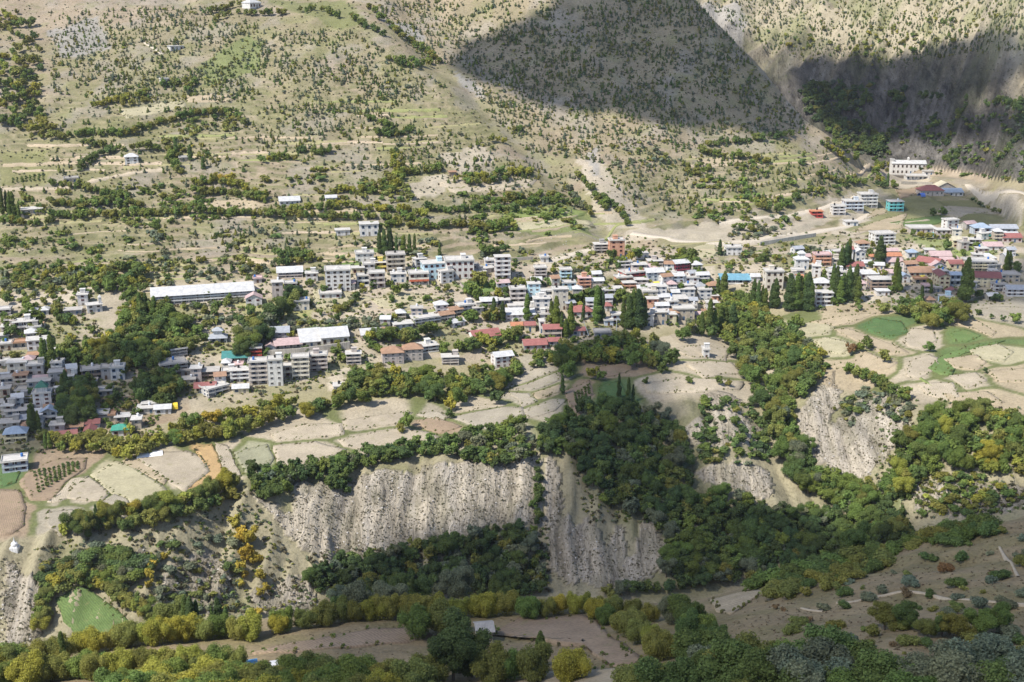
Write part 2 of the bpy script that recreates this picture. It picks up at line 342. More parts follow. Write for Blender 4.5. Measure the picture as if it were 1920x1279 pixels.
BRIGHT = [[(1000,500),(1090,470),(1180,432),(1290,425),(1345,418),(1455,408),(1530,392),(1600,360),(1625,372),(1560,410),(1500,445),(1420,460),(1340,462),(1230,448),(1170,455),(1090,490),(1010,508)],
 [(1085,300),(1125,285),(1160,340),(1200,400),(1220,430),(1140,430),(1110,390)],[(1580,400),(1640,395),(1660,410),(1600,445),(1560,440)],
 [(1815,345),(1870,360),(1920,378),(1920,430),(1870,400),(1835,372)],[(290,540),(480,525),(490,545),(470,575),(300,570)],
 [(0,560),(120,540),(190,530),(180,560),(60,575),(0,580)],[(1640,318),(1740,325),(1745,345),(1660,345)],[(820,290),(900,270),(930,300),(860,325)],
 [(500,660),(655,645),(655,668),(560,690),(500,690)],[(620,700),(660,690),(650,740),(610,730)],[(760,350),(840,325),(830,370),(770,375)],
 [(1230,480),(1340,500),(1340,600),(1215,610),(1160,520)],[(640,500),(890,490),(890,530),(640,545)],[(1490,460),(1900,450),(1900,560),(1530,575)]]
for p in BRIGHT: k = pmask(p); paint(k * .8, (.48, .415, .32)); SCR -= k * .05
GREEN = [([(365,130),(410,98),(470,68),(500,78),(480,130),(440,150),(385,162)], (.20,.23,.085)), ([(630,505),(660,480),(715,465),(725,490),(690,488),(665,510)], (.13,.20,.05)),
 ([(940,385),(1060,380),(1110,405),(1110,440),(980,440),(930,420)], (.20,.23,.08)), ([(0,285),(85,282),(90,345),(0,350)], (.24,.235,.10)),
 ([(500,0),(640,0),(690,40),(640,60),(560,25)], (.19,.20,.08)), ([(640,470),(720,455),(740,480)], (.15,.20,.06)),
 ([(850,530),(900,520),(930,545),(880,555)], (.12,.20,.05)),
 ([(1690,372),(1830,380),(1890,405),(1850,425),(1740,415),(1650,418),(1600,440),(1580,432),(1660,400)], (.20,.20,.085)),
 ([(1510,600),(1600,585),(1700,600),(1920,590),(1920,740),(1800,760),(1700,700),(1560,690)], (.275,.26,.125)),
 ([(1690,440),(1870,450),(1870,480),(1780,480)], (.19,.22,.08)),([(1120,720),(1165,712),(1180,745),(1120,760)], (.12,.19,.05)),
 ([(1500,625),(1560,605),(1620,615),(1600,640),(1540,640)], (.20,.22,.085)),([(1690,655),(1760,650),(1830,690),(1790,720),(1700,700)], (.19,.22,.08)),([(430,560),(560,560),(590,600),(470,600)], (.27,.26,.11)),([(1660,940),(1700,935),(1690,990),(1655,1000)],(.19,.21,.09))]
for p, c in GREEN: k = pmask(p); paint(k * .85, c); SCR -= k * .02
ROCK = [[(850,135),(890,150),(915,190),(890,180),(860,150)],[(90,60),(180,30),(210,90),(120,110)],[(1310,0),(1390,10),(1400,40),(1330,30)],[(700,30),(780,50),(800,80),(740,60)],
 [(1100,290),(1120,270),(1130,330),(1110,330)]]
for p in ROCK: paint(pmask(p) * .85, (.33, .31, .28))
pale = (.40, .34, .25); tan = (.375, .305, .205); brn = (.29, .215, .145); gry = (.335, .295, .225); org = (.43, .29, .14); grn = (.115, .17, .055); lgr = (.20, .24, .08); dgn = (.085, .145, .05); yel = (.39, .35, .225)
FIELDS = [
 (brn,[(-40,920),(35,922),(45,950),(42,985),(20,1000),(-40,1004)]),(brn,[(40,905),(60,880),(110,862),(158,862),(155,880),(120,905),(100,935),(60,935)]),
 (pale,[(92,940),(100,935),(135,900),(165,895),(135,915),(125,935),(105,942)]),(pale,[(127,935),(135,912),(168,897),(190,912),(205,925),(190,938),(160,938)]),
 (yel,[(175,893),(215,868),(240,872),(305,915),(310,925),(298,932),(290,955),(265,958),(240,935),(205,922),(190,905)]),
 (gry,[(188,945),(215,928),(240,938),(240,960),(215,970),(190,968)]),(gry,[(88,962),(135,957),(158,975),(158,985),(140,990),(110,1004),(92,985)]),
 (tan,[(230,867),(255,858),(310,900),(305,908),(270,888)]),(pale,[(262,862),(310,850),(350,848),(380,860),(390,885),(345,920),(320,905)]),
 (org,[(362,842),(395,835),(405,850),(420,895),(395,905),(352,916),(392,885)]),(pale,[(403,833),(425,838),(440,870),(452,893),(425,898),(412,860)]),
 ((.30,.29,.19),[(440,850),(500,835),(512,860),(498,880),(460,885)]),(pale,[(515,838),(590,830),(645,845),(600,865),(525,876)]),
 (pale,[(510,815),(570,797),(640,795),(640,815),(580,822),(520,826)]),(pale,[(645,790),(750,775),(770,775),(745,795),(690,802),(648,805)]),
 (pale,[(640,825),(700,812),(750,805),(800,812),(830,825),(760,835),(700,842),(650,838)]),(brn,[(785,790),(820,784),(862,800),(825,812),(800,805)]),
 (gry,[(783,778),(820,772),(840,783),(830,789),(800,783)]),(gry,[(850,783),(940,765),(978,765),(985,790),(940,795),(895,800)]),
 (pale,[(850,768),(900,761),(945,760),(900,768),(855,772)]),(gry,[(945,715),(1000,693),(1050,685),(1050,692),(990,715),(950,728)]),
 (gry,[(955,731),(1000,717),(1048,698),(1050,712),(1000,732)]),(gry,[(948,737),(990,739),(1006,752),(980,763),(973,748)]),
 (tan,[(1000,738),(1050,721),(1048,735),(1010,748)]),(gry,[(985,768),(1050,750),(1060,752),(1040,770),(990,785)]),(gry,[(820,836),(880,821),(900,816),(870,836)]),
 (brn,[(1120,690),(1190,676),(1195,690),(1150,705),(1112,705)]),(pale,[(1215,720),(1270,710),(1320,711),(1390,720),(1380,731),(1300,736),(1220,736)]),
 (pale,[(1260,655),(1330,650),(1365,655),(1358,676),(1300,671)]),(pale,[(1290,685),(1370,681),(1390,700),(1320,709)]),
 (pale,[(590,601),(650,587),(720,591),(770,590),(765,598),(650,600)]),(yel,[(700,562),(760,551),(830,556),(760,582),(720,577)]),(brn,[(188,750),(280,740),(290,765),(200,772)]),
 (tan,[(380,582),(430,576),(455,579),(440,592),(400,591)]),(yel,[(590,545),(650,548),(700,560),(650,580),(590,575)]),
 (yel,[(1495,612),(1530,602),(1565,615),(1540,629),(1502,622)]),(tan,[(1522,604),(1600,591),(1640,588),(1600,603),(1565,611)]),(dgn,[(1622,611),(1642,597),(1690,605),(1700,624),(1670,632),(1632,622)]),
 (tan,[(1568,620),(1590,616),(1680,650),(1700,660),(1660,664),(1610,641)]),(yel,[(1532,641),(1545,634),(1588,641),(1594,650),(1580,664),(1546,660)]),
 (tan,[(1555,686),(1610,676),(1622,661),(1650,672),(1680,681),(1665,691),(1600,696)]),(pale,[(1695,640),(1712,616),(1748,621),(1756,638),(1730,653),(1705,650)]),
 (grn,[(1782,626),(1810,619),(1838,630),(1812,642),(1791,640)]),(tan,[(1792,605),(1830,601),(1868,624),(1858,630),(1820,616)]),
 (pale,[(1702,680),(1740,667),(1757,673),(1757,690),(1722,709),(1702,704)]),(tan,[(1772,674),(1830,667),(1848,680),(1830,694),(1790,690)]),
 (yel,[(1818,656),(1870,646),(1898,660),(1880,678),(1832,674)]),(pale,[(1722,722),(1785,719),(1797,744),(1770,751),(1742,740)]),(tan,[(1852,696),(1960,690),(1960,720),(1872,715)]),
 (pale,[(1782,706),(1830,700),(1848,714),(1812,729)]),(grn,[(1744,689),(1770,667),(1830,647),(1880,641),(1832,651),(1782,675),(1777,690),(1788,702),(1766,700)]),
 (gry,[(1802,588),(1870,576),(1960,580),(1960,600),(1850,594)]),(gry,[(1705,545),(1760,542),(1785,560),(1770,572),(1715,568)]),(tan,[(1770,740),(1850,735),(1880,755),(1800,765)]),
 (gry,[(1780,388),(1850,392),(1870,402),(1800,407),(1760,400)]),(tan,[(1602,432),(1640,417),(1698,402),(1690,428),(1640,431)]),(tan,[(1640,395),(1668,388),(1660,400),(1620,412)]),
 (brn,[(1680,356),(1720,350),(1716,366),(1690,372)]),(pale,[(1370,500),(1440,492),(1470,505),(1400,515)]),(yel,[(1275,470),(1340,455),(1345,480),(1290,488)]),
 (tan,[(385,375),(470,372),(500,385),(440,395),(390,388)]),(yel,[(225,205),(340,190),(345,200),(240,222)]),(tan,[(350,180),(430,178),(432,192),(355,192)]),
 (grn,[(108,1124),(165,1106),(200,1130),(238,1165),(226,1188),(160,1198),(122,1165)]),(tan,[(208,1140),(228,1150),(256,1188),(238,1192)]),
 (brn,[(480,1226),(560,1206),(700,1180),(780,1180),(800,1192),(760,1206),(640,1214),(560,1222)]),(brn,[(930,1192),(980,1162),(1090,1157),(1115,1167),(1150,1200),(1200,1240),(1150,1250),(1090,1212),(1000,1197)]),
 (tan,[(900,1290),(1000,1264),(1190,1252),(1190,1290)]),(tan,[(1335,1127),(1400,1110),(1440,1107),(1400,1132),(1370,1152),(1345,1147)]),
 (lgr,[(1840,452),(1868,450),(1868,470),(1800,480),(1790,470)]),(grn,[(1672,418),(1760,405),(1780,412),(1700,425)]),
 (pale,[(830,345),(860,335),(1000,338),(990,352),(860,362)]),(lgr,[(945,395),(1050,388),(1100,400),(1060,410),(950,408)]),(yel,[(960,420),(1100,415),(1110,428),(980,432)]),
 (tan,[(1300,205+90),(1380,300),(1420,312),(1330,310)]),(dgn,[(1125,725),(1160,716),(1175,742),(1128,756)]),(brn,[(1060,735),(1105,715),(1110,740),(1070,765)]),(dgn,[(0,915),(30,905),(38,880),(20,878),(0,890)])]

# the plots adjoin: every spot of the bench belongs to its nearest plot, with grassy balks between
bn = band(4.86, 4.98, 6.1, 6.3); D1 = np.full((NT, NY), 1e9); D2 = np.full((NT, NY), 1e9); OW = np.zeros((NT, NY), int)
for i, (c, pp) in enumerate(FIELDS):
    w3 = [tuple(G(u, v)[:2]) for u, v in pp]; ys = [b for a, b in w3]; j0 = max(np.searchsorted(YG, min(ys) - 32), 0); j1 = min(np.searchsorted(YG, max(ys) + 32), NY)
    d = polydist(WX[:, j0:j1] * .5 + XX[:, j0:j1] * .5, YY[:, j0:j1], w3 + w3[:1]); d = np.where(inpoly(XX[:, j0:j1], YY[:, j0:j1], w3), -d, d)
    s1 = D1[:, j0:j1]; s2 = D2[:, j0:j1]; ow = OW[:, j0:j1]; nearer = d < s1
    s2[:] = np.where(nearer, s1, np.minimum(s2, d)); ow[:] = np.where(nearer, i, ow); s1[:] = np.where(nearer, d, s1)
fc = np.array([c for c, pp in FIELDS])[OW]; near = (D1 < 16) * bn * (1 - sst(.0, 1.0, 1 - np.minimum(1, np.abs(D2 - D1) / 2.4)) * .999)
COLR[:] = COLR * (1 - near[..., None] * .9) + fc * (near * .9)[..., None]; SCR -= near * .03
balk = (D1 < 18) * bn * (1 - sst(1.6, 3.6, np.abs(D2 - D1))); paint(balk * .95, (.135, .15, .055))
COLR *= (0.9 + .2 * n8)[..., None]; COLR *= (1 - .13 * hillw * (1 - mm))[..., None]
idx = np.arange(NT * NY).reshape(NT, NY)
quads = np.stack([idx[:-1, :-1], idx[1:, :-1], idx[1:, 1:], idx[:-1, 1:]], -1).reshape(-1, 4)
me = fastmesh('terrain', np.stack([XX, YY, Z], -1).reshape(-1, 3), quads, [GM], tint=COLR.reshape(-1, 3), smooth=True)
for nm_, ar_ in (('bank', BANK), ('crag', fr_ * (1 - sst(14.5, 15.0, KK + (n60 - .5) * .5)))):
    a_ = me.attributes.new(nm_, 'FLOAT', 'POINT'); a_.data.foreach_set('value', ar_.astype(np.float32).ravel())
a_ = me.attributes.new('scrub', 'FLOAT', 'POINT'); a_.data.foreach_set('value', SCR.astype(np.float32).ravel())
tag(link('terrain', me), 'dry mountain valley sides with terraces, scree banks and ravine', kind='structure')
# ---------------------------------------------------------------- clouds whose shadows lie across the valley
def cloud_mat(tr):
    m, n, b, o = newmat('cloud'); b.inputs['Base Color'].default_value = (.9, .9, .92, 1)
    t = nd(n, 'ShaderNodeBsdfTransparent'); ms = nd(n, 'ShaderNodeMixShader'); ms.inputs[0].default_value = tr      # thin cumulus lets some sun through
    n.links.new(b.outputs[0], ms.inputs[1]); n.links.new(t.outputs[0], ms.inputs[2]); n.links.new(ms.outputs[0], o.inputs[0]); return m
CM = {.24: cloud_mat(.24), .47: cloud_mat(.47)}
def cloud(pix, alt, label, tr):
    ring = []
    for (u, v), (u2, v2) in zip(pix, pix[1:] + pix[:1]):
        for q in (0, .34, .67):
            g = G(u + (u2 - u) * q, v + (v2 - v) * q); k = (alt - g[2]) / SUN[2]; ring.append(g[:2] + SUN[:2] * k)
    ring = np.array(ring); n = len(ring); c = ring.mean(0)
    ring = ring + (np.random.RandomState(n).rand(n, 2) - .5) * 9
    co_ = []; nx = np.roll(ring, -1, 0) - np.roll(ring, 1, 0); nx = np.stack([nx[:, 1], -nx[:, 0]], 1); nx /= np.linalg.norm(nx, axis=1)[:, None] + 1e-9
    A_ = .5 * np.sum(ring[:, 0] * np.roll(ring[:, 1], -1) - np.roll(ring[:, 0], -1) * ring[:, 1]); nx *= np.sign(A_)
    rs = np.random.RandomState(n + 1); L = [(0, 0), (4, 7), (2, 15), (-5, 24)]
    for s, h in L:
        for p, d in zip(ring, nx): co_.append((p[0] + d[0] * s, p[1] + d[1] * s, alt + h * (.8 + .4 * rs.rand())))
    from mathutils.geometry import tessellate_polygon
    tri = tessellate_polygon([[Vector((x, y, 0)) for x, y in ring]]); fs = []
    for r in range(len(L) - 1):
        for i in range(n): fs.append((r*n+i, r*n+(i+1) % n, (r+1)*n+(i+1) % n, (r+1)*n+i))
    for t in tri: fs.append(tuple(t)); fs.append(tuple(x + (len(L) - 1) * n for x in t))
    me = bpy.data.meshes.new('cloud'); me.from_pydata(co_, [], fs); me.materials.append(CM[tr])
    me.polygons.foreach_set('use_smooth', [True] * len(fs)); me.update()
    tag(link('cloud', me), label, kind='stuff')
CLOUDS = [([(1060,-20),(1030,20),(980,50),(930,65),(870,92),(845,125),(880,150),(940,160),(1000,195),(1060,210),(1130,205),(1200,225),(1290,240),(1360,235),(1400,250),(1450,255),(1500,242),(1490,215),(1440,150),(1380,85),(1330,40),(1290,-5)], 1150),
 ([(1475,135),(1530,118),(1600,122),(1640,135),(1700,118),(1760,100),(1830,75),(1900,80),(1925,130),(1870,175),(1800,185),(1780,215),(1830,240),(1930,230),(1930,262),(1860,262),(1790,262),(1720,262),(1640,268),(1590,255),(1545,235)], 1150),
 ([(560,1500),(540,1300),(560,1240),(575,1190),(600,1150),(625,1120),(680,1100),(720,1050),(760,1035),(850,1020),(960,985),(1030,930),(1060,850),(1050,790),(1020,745),(1040,690),(1060,655),(1100,640),(1150,640),(1185,660),(1200,700),(1212,745),(1262,790),(1282,860),(1292,930),(1340,975),(1420,985),(1490,1025),(1560,1040),(1700,1000),(1920,945),(2050,930),(2050,1400),(900,1500)], 1000),
 ([(-40,712),(40,722),(110,716),(150,690),(240,672),(310,690),(330,715),(330,760),(290,750),(230,745),(190,790),(110,795),(90,840),(-40,870)], 1100),
 ([(1690,536),(1740,520),(1800,512),(1850,528),(1890,500),(1950,480),(1950,572),(1860,562),(1780,572),(1700,565)], 1100),
 ([(1650,372),(1700,366),(1760,362),(1812,366),(1835,380),(1880,405),(1900,425),(1800,420),(1740,412),(1700,400),(1660,388)], 1100)]
for i, (p, a) in enumerate(CLOUDS): cloud(p, a, ['cumulus cloud high over the middle mountain', 'cumulus cloud high over the gorge mouth',
    'wide cumulus cloud above the ravine and near slope', 'small cumulus cloud over the lower end of the village', 'small cumulus cloud over the school end of the village', 'small cumulus cloud over the valley head fields'][i], .24 if i < 2 else .47)
# ---------------------------------------------------------------- fields, roads and paths
def field_mat():
    m, n, b, o = newmat('tilled_soil'); g = nd(n, 'ShaderNodeNewGeometry').outputs['Position']
    oi = nd(n, 'ShaderNodeObjectInfo'); mp = nd(n, 'ShaderNodeMapping'); n.links.new(g, mp.inputs[0])
    tr = nd(n, 'ShaderNodeMath', operation='MULTIPLY'); tr.inputs[1].default_value = 3.0; n.links.new(oi.outputs['Random'], tr.inputs[0])
    cb = nd(n, 'ShaderNodeCombineXYZ'); n.links.new(tr.outputs[0], cb.inputs[2]); n.links.new(cb.outputs[0], mp.inputs['Rotation'])
    wv = nd(n, 'ShaderNodeTexWave'); wv.inputs['Scale'].default_value = .45; wv.inputs['Distortion'].default_value = 5; wv.inputs['Detail'].default_value = 2
    n.links.new(mp.outputs[0], wv.inputs[0])
    n1 = noise(n, 1.3, 6, .7, g); n2 = noise(n, .11, 5, .65, g); n3 = noise(n, .3, 5, .7, g)
    c = mix(n, 1.0, oi.outputs['Color'], ramp(n, n1, (.25, .72), (.5, 1.0), (.8, 1.25)), 'MULTIPLY')
    c = mix(n, 1.0, c, ramp(n, n2, (.3, .82), (.7, 1.15)), 'MULTIPLY')
    c = mix(n, 1.0, c, ramp(n, wv.outputs['Fac'], (.2, .86), (.8, 1.08)), 'MULTIPLY')
    c = mix(n, ramp(n, n3, (.56, 0), (.72, .6)), c, (.21, .20, .085))
    n.links.new(c, b.inputs['Base Color']); bump(n, b, n1, .3, .6); return m
FM = field_mat()
def drape(name, ring, color, label, lift=.30, mat=None):
    pts = []
    k = len(ring); rs = np.random.RandomState(int(abs(ring[0][0]) * 10) % 9999)
    for a, b in zip(ring, ring[1:] + ring[:1]):
        a = np.array(a); b = np.array(b); m = max(2, int(np.linalg.norm(b - a) / 2.2))
        for q in range(m): pts.append(a + (b - a) * q / m)
    pts = np.array(pts)
    pts = pts.mean(0) + (pts - pts.mean(0)) * 1.07
    for _ in range(0): pts = .5 * pts + .25 * (np.roll(pts, 1, 0) + np.roll(pts, -1, 0))     # soften corners
    pts += (np.array([vn(pts[:, 0] / 5, pts[:, 1] / 5, 1), vn(pts[:, 0] / 5, pts[:, 1] / 5, 2)]).T - .5) * 1.0
    n = len(pts); c = pts.mean(0)
    A = np.c_[pts, np.ones(n)]; pl = np.linalg.lstsq(A, zat(pts[:, 0], pts[:, 1]), rcond=None)[0]
    co_ = []; R = [1.02, 1.0, .85, .68, .5, .32, .15]
    for i, s in enumerate(R):
        p = c + (pts - c) * s; zt = zat(p[:, 0], p[:, 1]); zp = np.c_[p, np.ones(n)] @ pl
        z = np.maximum(zt + lift * .7, .45 * zt + .55 * zp + lift)
        if i == 0: z = np.minimum(zt, z) - 1.2
        co_.append(np.c_[p, z])
    co_ = np.concatenate(co_); q = []
    for r in range(len(R) - 1):
        i = np.arange(n); j = (i + 1) % n; q.append(np.stack([r * n + i, r * n + j, (r + 1) * n + j, (r + 1) * n + i], 1))
    fs = [tuple(x) for x in np.concatenate(q)] + [tuple((len(R) - 1) * n + i for i in range(n))]
    me = bpy.data.meshes.new(name); me.from_pydata([tuple(x) for x in co_], [], fs); me.materials.append(mat or FM)
    me.polygons.foreach_set('use_smooth', [True] * len(fs)); me.update()
    o = link(name, me); o.color = (*color, 1); tag(o, label, kind='structure'); return o
ADJ = {pale:'pale bare', tan:'tan stubble', brn:'brown ploughed', gry:'grey-brown bare', org:'orange-tan stubble', grn:'green crop', lgr:'light green', dgn:'dark green crop', yel:'straw-coloured'}
for i, (c, p) in enumerate(FIELDS):
    ring = [tuple(G(u, v)[:2]) for u, v in p]
    f = .92 + .16 * random.random()
    drape('field', ring, tuple(x * f for x in c), ADJ.get(c, 'grey-green weedy') + ' terraced field plot')
def path_mat():
    m, n, b, o = newmat('packed_earth'); g = nd(n, 'ShaderNodeNewGeometry').outputs['Position']; oi = nd(n, 'ShaderNodeObjectInfo')
    n1 = noise(n, 1.1, 5, .7, g); c = mix(n, 1.0, oi.outputs['Color'], ramp(n, n1, (.25, .7), (.75, 1.2)), 'MULTIPLY')
    n.links.new(c, b.inputs['Base Color']); bump(n, b, n1, .2, .5); return m
PM = path_mat()
def path(name, pix, wid, color, label, w0=None):
    w0 = w0 or [G(u, v)[:2] for u, v in pix]; pts = []
    for a, b in zip(w0[:-1], w0[1:]):
        m = max(2, int(np.linalg.norm(b - a) / 2.0)); pts += [a + (b - a) * q / m for q in range(m)]
    pts.append(w0[-1]); pts = np.array(pts)
    for _ in range(5): pts[1:-1] = .5 * pts[1:-1] + .25 * (pts[:-2] + pts[2:])
    d = np.gradient(pts, axis=0); d /= np.linalg.norm(d, axis=1)[:, None] + 1e-9; nr = np.c_[-d[:, 1], d[:, 0]]
    wv = wid * (.8 + .4 * vn(pts[:, 0] / 6, pts[:, 1] / 6, 4))[:, None]
    lvl = zat(pts[:, 0], pts[:, 1])
    for _ in range(6): lvl[1:-1] = .5 * lvl[1:-1] + .25 * (lvl[:-2] + lvl[2:])
    col_ = []
    for s, dz in ((-.62, -1.5), (-.5, .18), (0, .22), (.5, .18), (.62, -1.5)):
        p = pts + nr * wv * s; z = np.maximum(lvl, zat(p[:, 0], p[:, 1]) - .1) + dz if dz > 0 else zat(p[:, 0], p[:, 1]) + dz
        col_.append(np.c_[p, z])
    n = len(pts); co_ = np.concatenate(col_); q = []
    for r in range(4): i = np.arange(n - 1); q.append(np.stack([r * n + i, r * n + i + 1, (r + 1) * n + i + 1, (r + 1) * n + i], 1))
    o = link(name, fastmesh(name, co_, np.concatenate(q)[:, ::-1], [PM], smooth=True)); o.color = (*color, 1)
    tag(o, label, kind='structure'); return o
dust = (.52, .455, .36); earth = (.44, .37, .27)
for nme, pix, wid, c, lb in [
 ('road', [(1005,497),(1060,482),(1120,466),(1170,452)], 5, dust, 'pale unsurfaced hill road above the upper row of houses'),
 ('road', [(1185,437),(1260,449),(1340,456),(1420,451),(1480,441),(1540,433),(1590,425),(1632,402)], 6, dust, 'pale valley road curving past the terraces'),
 ('road', [(1345,418),(1450,411),(1520,397),(1560,386),(1608,372)], 5, dust, 'upper branch road cut into the bright slope'),
 ('road', [(-20,354),(60,352),(130,350),(180,336),(240,326),(305,318)], 3, earth, 'farm track below the white hillside house'),
 ('road', [(1815,346),(1870,363),(1950,388)], 5, dust, 'road along the foot of the grey mountain'),
 ('path', [(1502,1141),(1520,1146),(1543,1147)], .6, earth, 'short trodden trail on the near slope'),
 ('path', [(1568,1131),(1590,1131),(1612,1130),(1640,1116),(1662,1121),(1682,1105),(1710,1111),(1740,1112),(1765,1122),(1795,1131),(1828,1119),(1852,1131),(1890,1133),(1960,1136)], 0.65, earth, 'long trodden trail winding across the near slope'),
 ('path', [(1874,1026),(1884,1045),(1900,1062),(1909,1082)], .5, earth, 'thin trail dropping from the near ridge'),
 ('path', [(858,527),(875,545),(905,582)], 2, (.33,.29,.24), 'stone steps down between the two house rows'),
 ('path', [(272,80),(285,88),(305,103)], 2.5, dust, 'pale footpath on the conifer slope'),
 ('path', [(1720,705),(1745,722),(1775,735),(1790,757)], 1.5, lgr, 'grassy field path between the plots'),
 ('path', [(1600,440),(1640,425),(1690,418),(1740,412)], 3, earth, 'farm lane by the valley head fields'),
 ('path', [(360,660),(352,670),(345,685),(375,690)], 2, earth, 'lane climbing behind the brown balconied house'),
 ('path', [(1310,505),(1330,525),(1345,550)], 3, earth, 'stony stream lane beside the stepped quarter')]:
    path(nme, pix, wid, c, lb)

# narrow cultivated ledges that follow the contours of the farmed slopes
rt_ = random.Random(5); nled = 0
for poly, cnt in [([(0,380),(620,360),(640,480),(520,510),(0,530)], 34), ([(480,180),(700,180),(880,260),(800,340),(480,320)], 16), ([(840,350),(1110,370),(1120,450),(860,470)], 16), ([(1270,290),(1560,290),(1600,340),(1480,390),(1280,390)], 20), ([(0,280),(480,180),(480,340),(0,350)], 18), ([(1230,450),(1500,460),(1480,510),(1300,500)], 8), ([(0,490),(640,480),(500,530),(0,570)], 14), ([(600,560),(900,545),(880,600),(600,600)], 6)]:
    for _ in range(cnt):
        for _t in range(20):
            u = rt_.uniform(min(a for a, b in poly), max(a for a, b in poly)); v = rt_.uniform(min(b for a, b in poly), max(b for a, b in poly))
            if inpoly(np.array([u]), np.array([v]), poly)[0]: break
        P = G(u, v); z0 = P[2]; pts = []; x, y = P[0], P[1]; ok = True
        for i in range(rt_.randrange(9, 26)):
            ys = np.linspace(y - 6, y + 6, 49); zz = zat(np.full(49, x), ys) - z0; k = np.argmin(np.abs(zz) + .05 * np.abs(ys - y)); y = ys[k]
            pts.append(np.array((x, y))); x += 2.6
        path('terrace', None, rt_.uniform(1.1, 2.6), rt_.choice([(.47, .38, .27), (.42, .34, .23), (.34, .31, .16), (.28, .29, .12)]), 'narrow terrace ledge on the farmed hillside', w0=pts)
# ---------------------------------------------------------------- buildings
MATS = {}
def wall_mat(c):
    k = ('w', c)
    if k in MATS: return MATS[k]
    m, n, b, o = newmat('plaster'); tc = nd(n, 'ShaderNodeTexCoord').outputs['Object']
    n1 = noise(n, .6, 5, .7, tc); mp = nd(n, 'ShaderNodeMapping'); mp.inputs['Scale'].default_value = (2.2, 2.2, .18); n.links.new(tc, mp.inputs[0])
    n2 = noise(n, 1.0, 4, .6, mp.outputs[0])
    cc = mix(n, 1.0, (*c, 1), ramp(n, n1, (.3, .84), (.7, 1.06)), 'MULTIPLY'); cc = mix(n, 1.0, cc, ramp(n, n2, (.3, .62), (.55, 1.0)), 'MULTIPLY')
    n.links.new(cc, b.inputs['Base Color']); b.inputs['Roughness'].default_value = .85; bump(n, b, n1, .04, .4)
    MATS[k] = m; return m
def roof_mat(c, metal):
    k = ('r', c, metal)
    if k in MATS: return MATS[k]
    m, n, b, o = newmat('sheet_roof' if metal else 'concrete_roof'); tc = nd(n, 'ShaderNodeTexCoord').outputs['Object']
    n1 = noise(n, .45, 5, .7, tc); n2 = noise(n, 2.3, 4, .6, tc)
    cc = mix(n, 1.0, (*c, 1), ramp(n, n1, (.3, .74), (.7, 1.1)), 'MULTIPLY'); cc = mix(n, 1.0, cc, ramp(n, n2, (.3, .86), (.7, 1.06)), 'MULTIPLY')
    if metal:
        w_ = nd(n, 'ShaderNodeTexWave', bands_direction='X'); w_.inputs['Scale'].default_value = 1.1; n.links.new(tc, w_.inputs[0])
        cc = mix(n, 1.0, cc, ramp(n, w_.outputs['Fac'], (.1, .80), (.5, 1.03)), 'MULTIPLY'); bump(n, b, w_.outputs['Fac'], .06, .7); cc = mix(n, ramp(n, noise(n, .8, 6, .75, tc), (.56, 0), (.72, .65)), cc, tuple(.45 * x + .55 * y for x, y in zip(c, (.30, .20, .14))))
        b.inputs['Roughness'].default_value = .55; b.inputs['Specular IOR Level'].default_value = .4
    else: bump(n, b, n2, .05, .4)
    n.links.new(cc, b.inputs['Base Color']); MATS[k] = m; return m
def flat_mat(name, c, rough=.6, spec=.3):
    k = (name, c)
    if k in MATS: return MATS[k]
    m, n, b, o = newmat(name); tc = nd(n, 'ShaderNodeTexCoord').outputs['Object']; n1 = noise(n, 3.0, 3, .6, tc)
    n.links.new(mix(n, 1.0, (*c, 1), ramp(n, n1, (.3, .85), (.7, 1.08)), 'MULTIPLY'), b.inputs['Base Color'])
    b.inputs['Roughness'].default_value = rough; b.inputs['Specular IOR Level'].default_value = spec; MATS[k] = m; return m
GLASS = flat_mat('window_glass', (.018, .022, .026), .12, .6)
FRM = [flat_mat('window_frame', c) for c in ((.55, .53, .50), (.16, .10, .06), (.20, .05, .04), (.10, .16, .26))]
def win_mesh(fm):
    b = MB(); e = .12                                # unit opening: frame bars stand proud of the pane
    b.box(-.5, .5, -.10, .02, -.5, -.5 + e); b.box(-.5, .5, -.10, .02, .5 - e * .8, .5); b.box(-.5, -.5 + e, -.098, .02, -.5 + e, .5 - e * .8); b.box(.5 - e, .5, -.098, .02, -.5 + e, .5 - e * .8)
    b.box(-.03, .03, -.07, .0, -.5 + e, .5 - e * .8)
    b.box(-.5 + e, .5 - e, -.03, .01, -.5 + e, .5 - e * .8, 1)
    return b.mesh('window', fm, GLASS)
WIN = [win_mesh(f) for f in FRM]
DOORS = []
for c in ((.13, .08, .05), (.08, .13, .20), (.22, .20, .17)):
    b = MB(); b.box(-.5, .5, -.06, .02, 0, 1); b.box(-.42, -.04, -.09, -.055, .06, .94); b.box(.04, .42, -.09, -.055, .06, .94); DOORS.append(b.mesh('door', flat_mat('door_paint', c)))
WC = dict(w=(.69,.665,.625), p=(.54,.475,.425), c=(.72,.63,.42), g=(.42,.40,.37), s=(.50,.43,.34), t=(.20,.58,.56), b=(.56,.74,.80), r=(.50,.10,.075), o=(.62,.34,.22), m=(.30,.07,.09), y=(.76,.60,.16), k=(.52,.56,.60), n=(.34,.26,.20), e=(.66,.60,.50))
WN = dict(w='white', p='pinkish-white', c='cream', g='grey concrete', s='sandy stone', t='turquoise', b='pale blue', r='red', o='salmon', m='maroon', y='yellow', k='pale grey', n='brown', e='ivory')
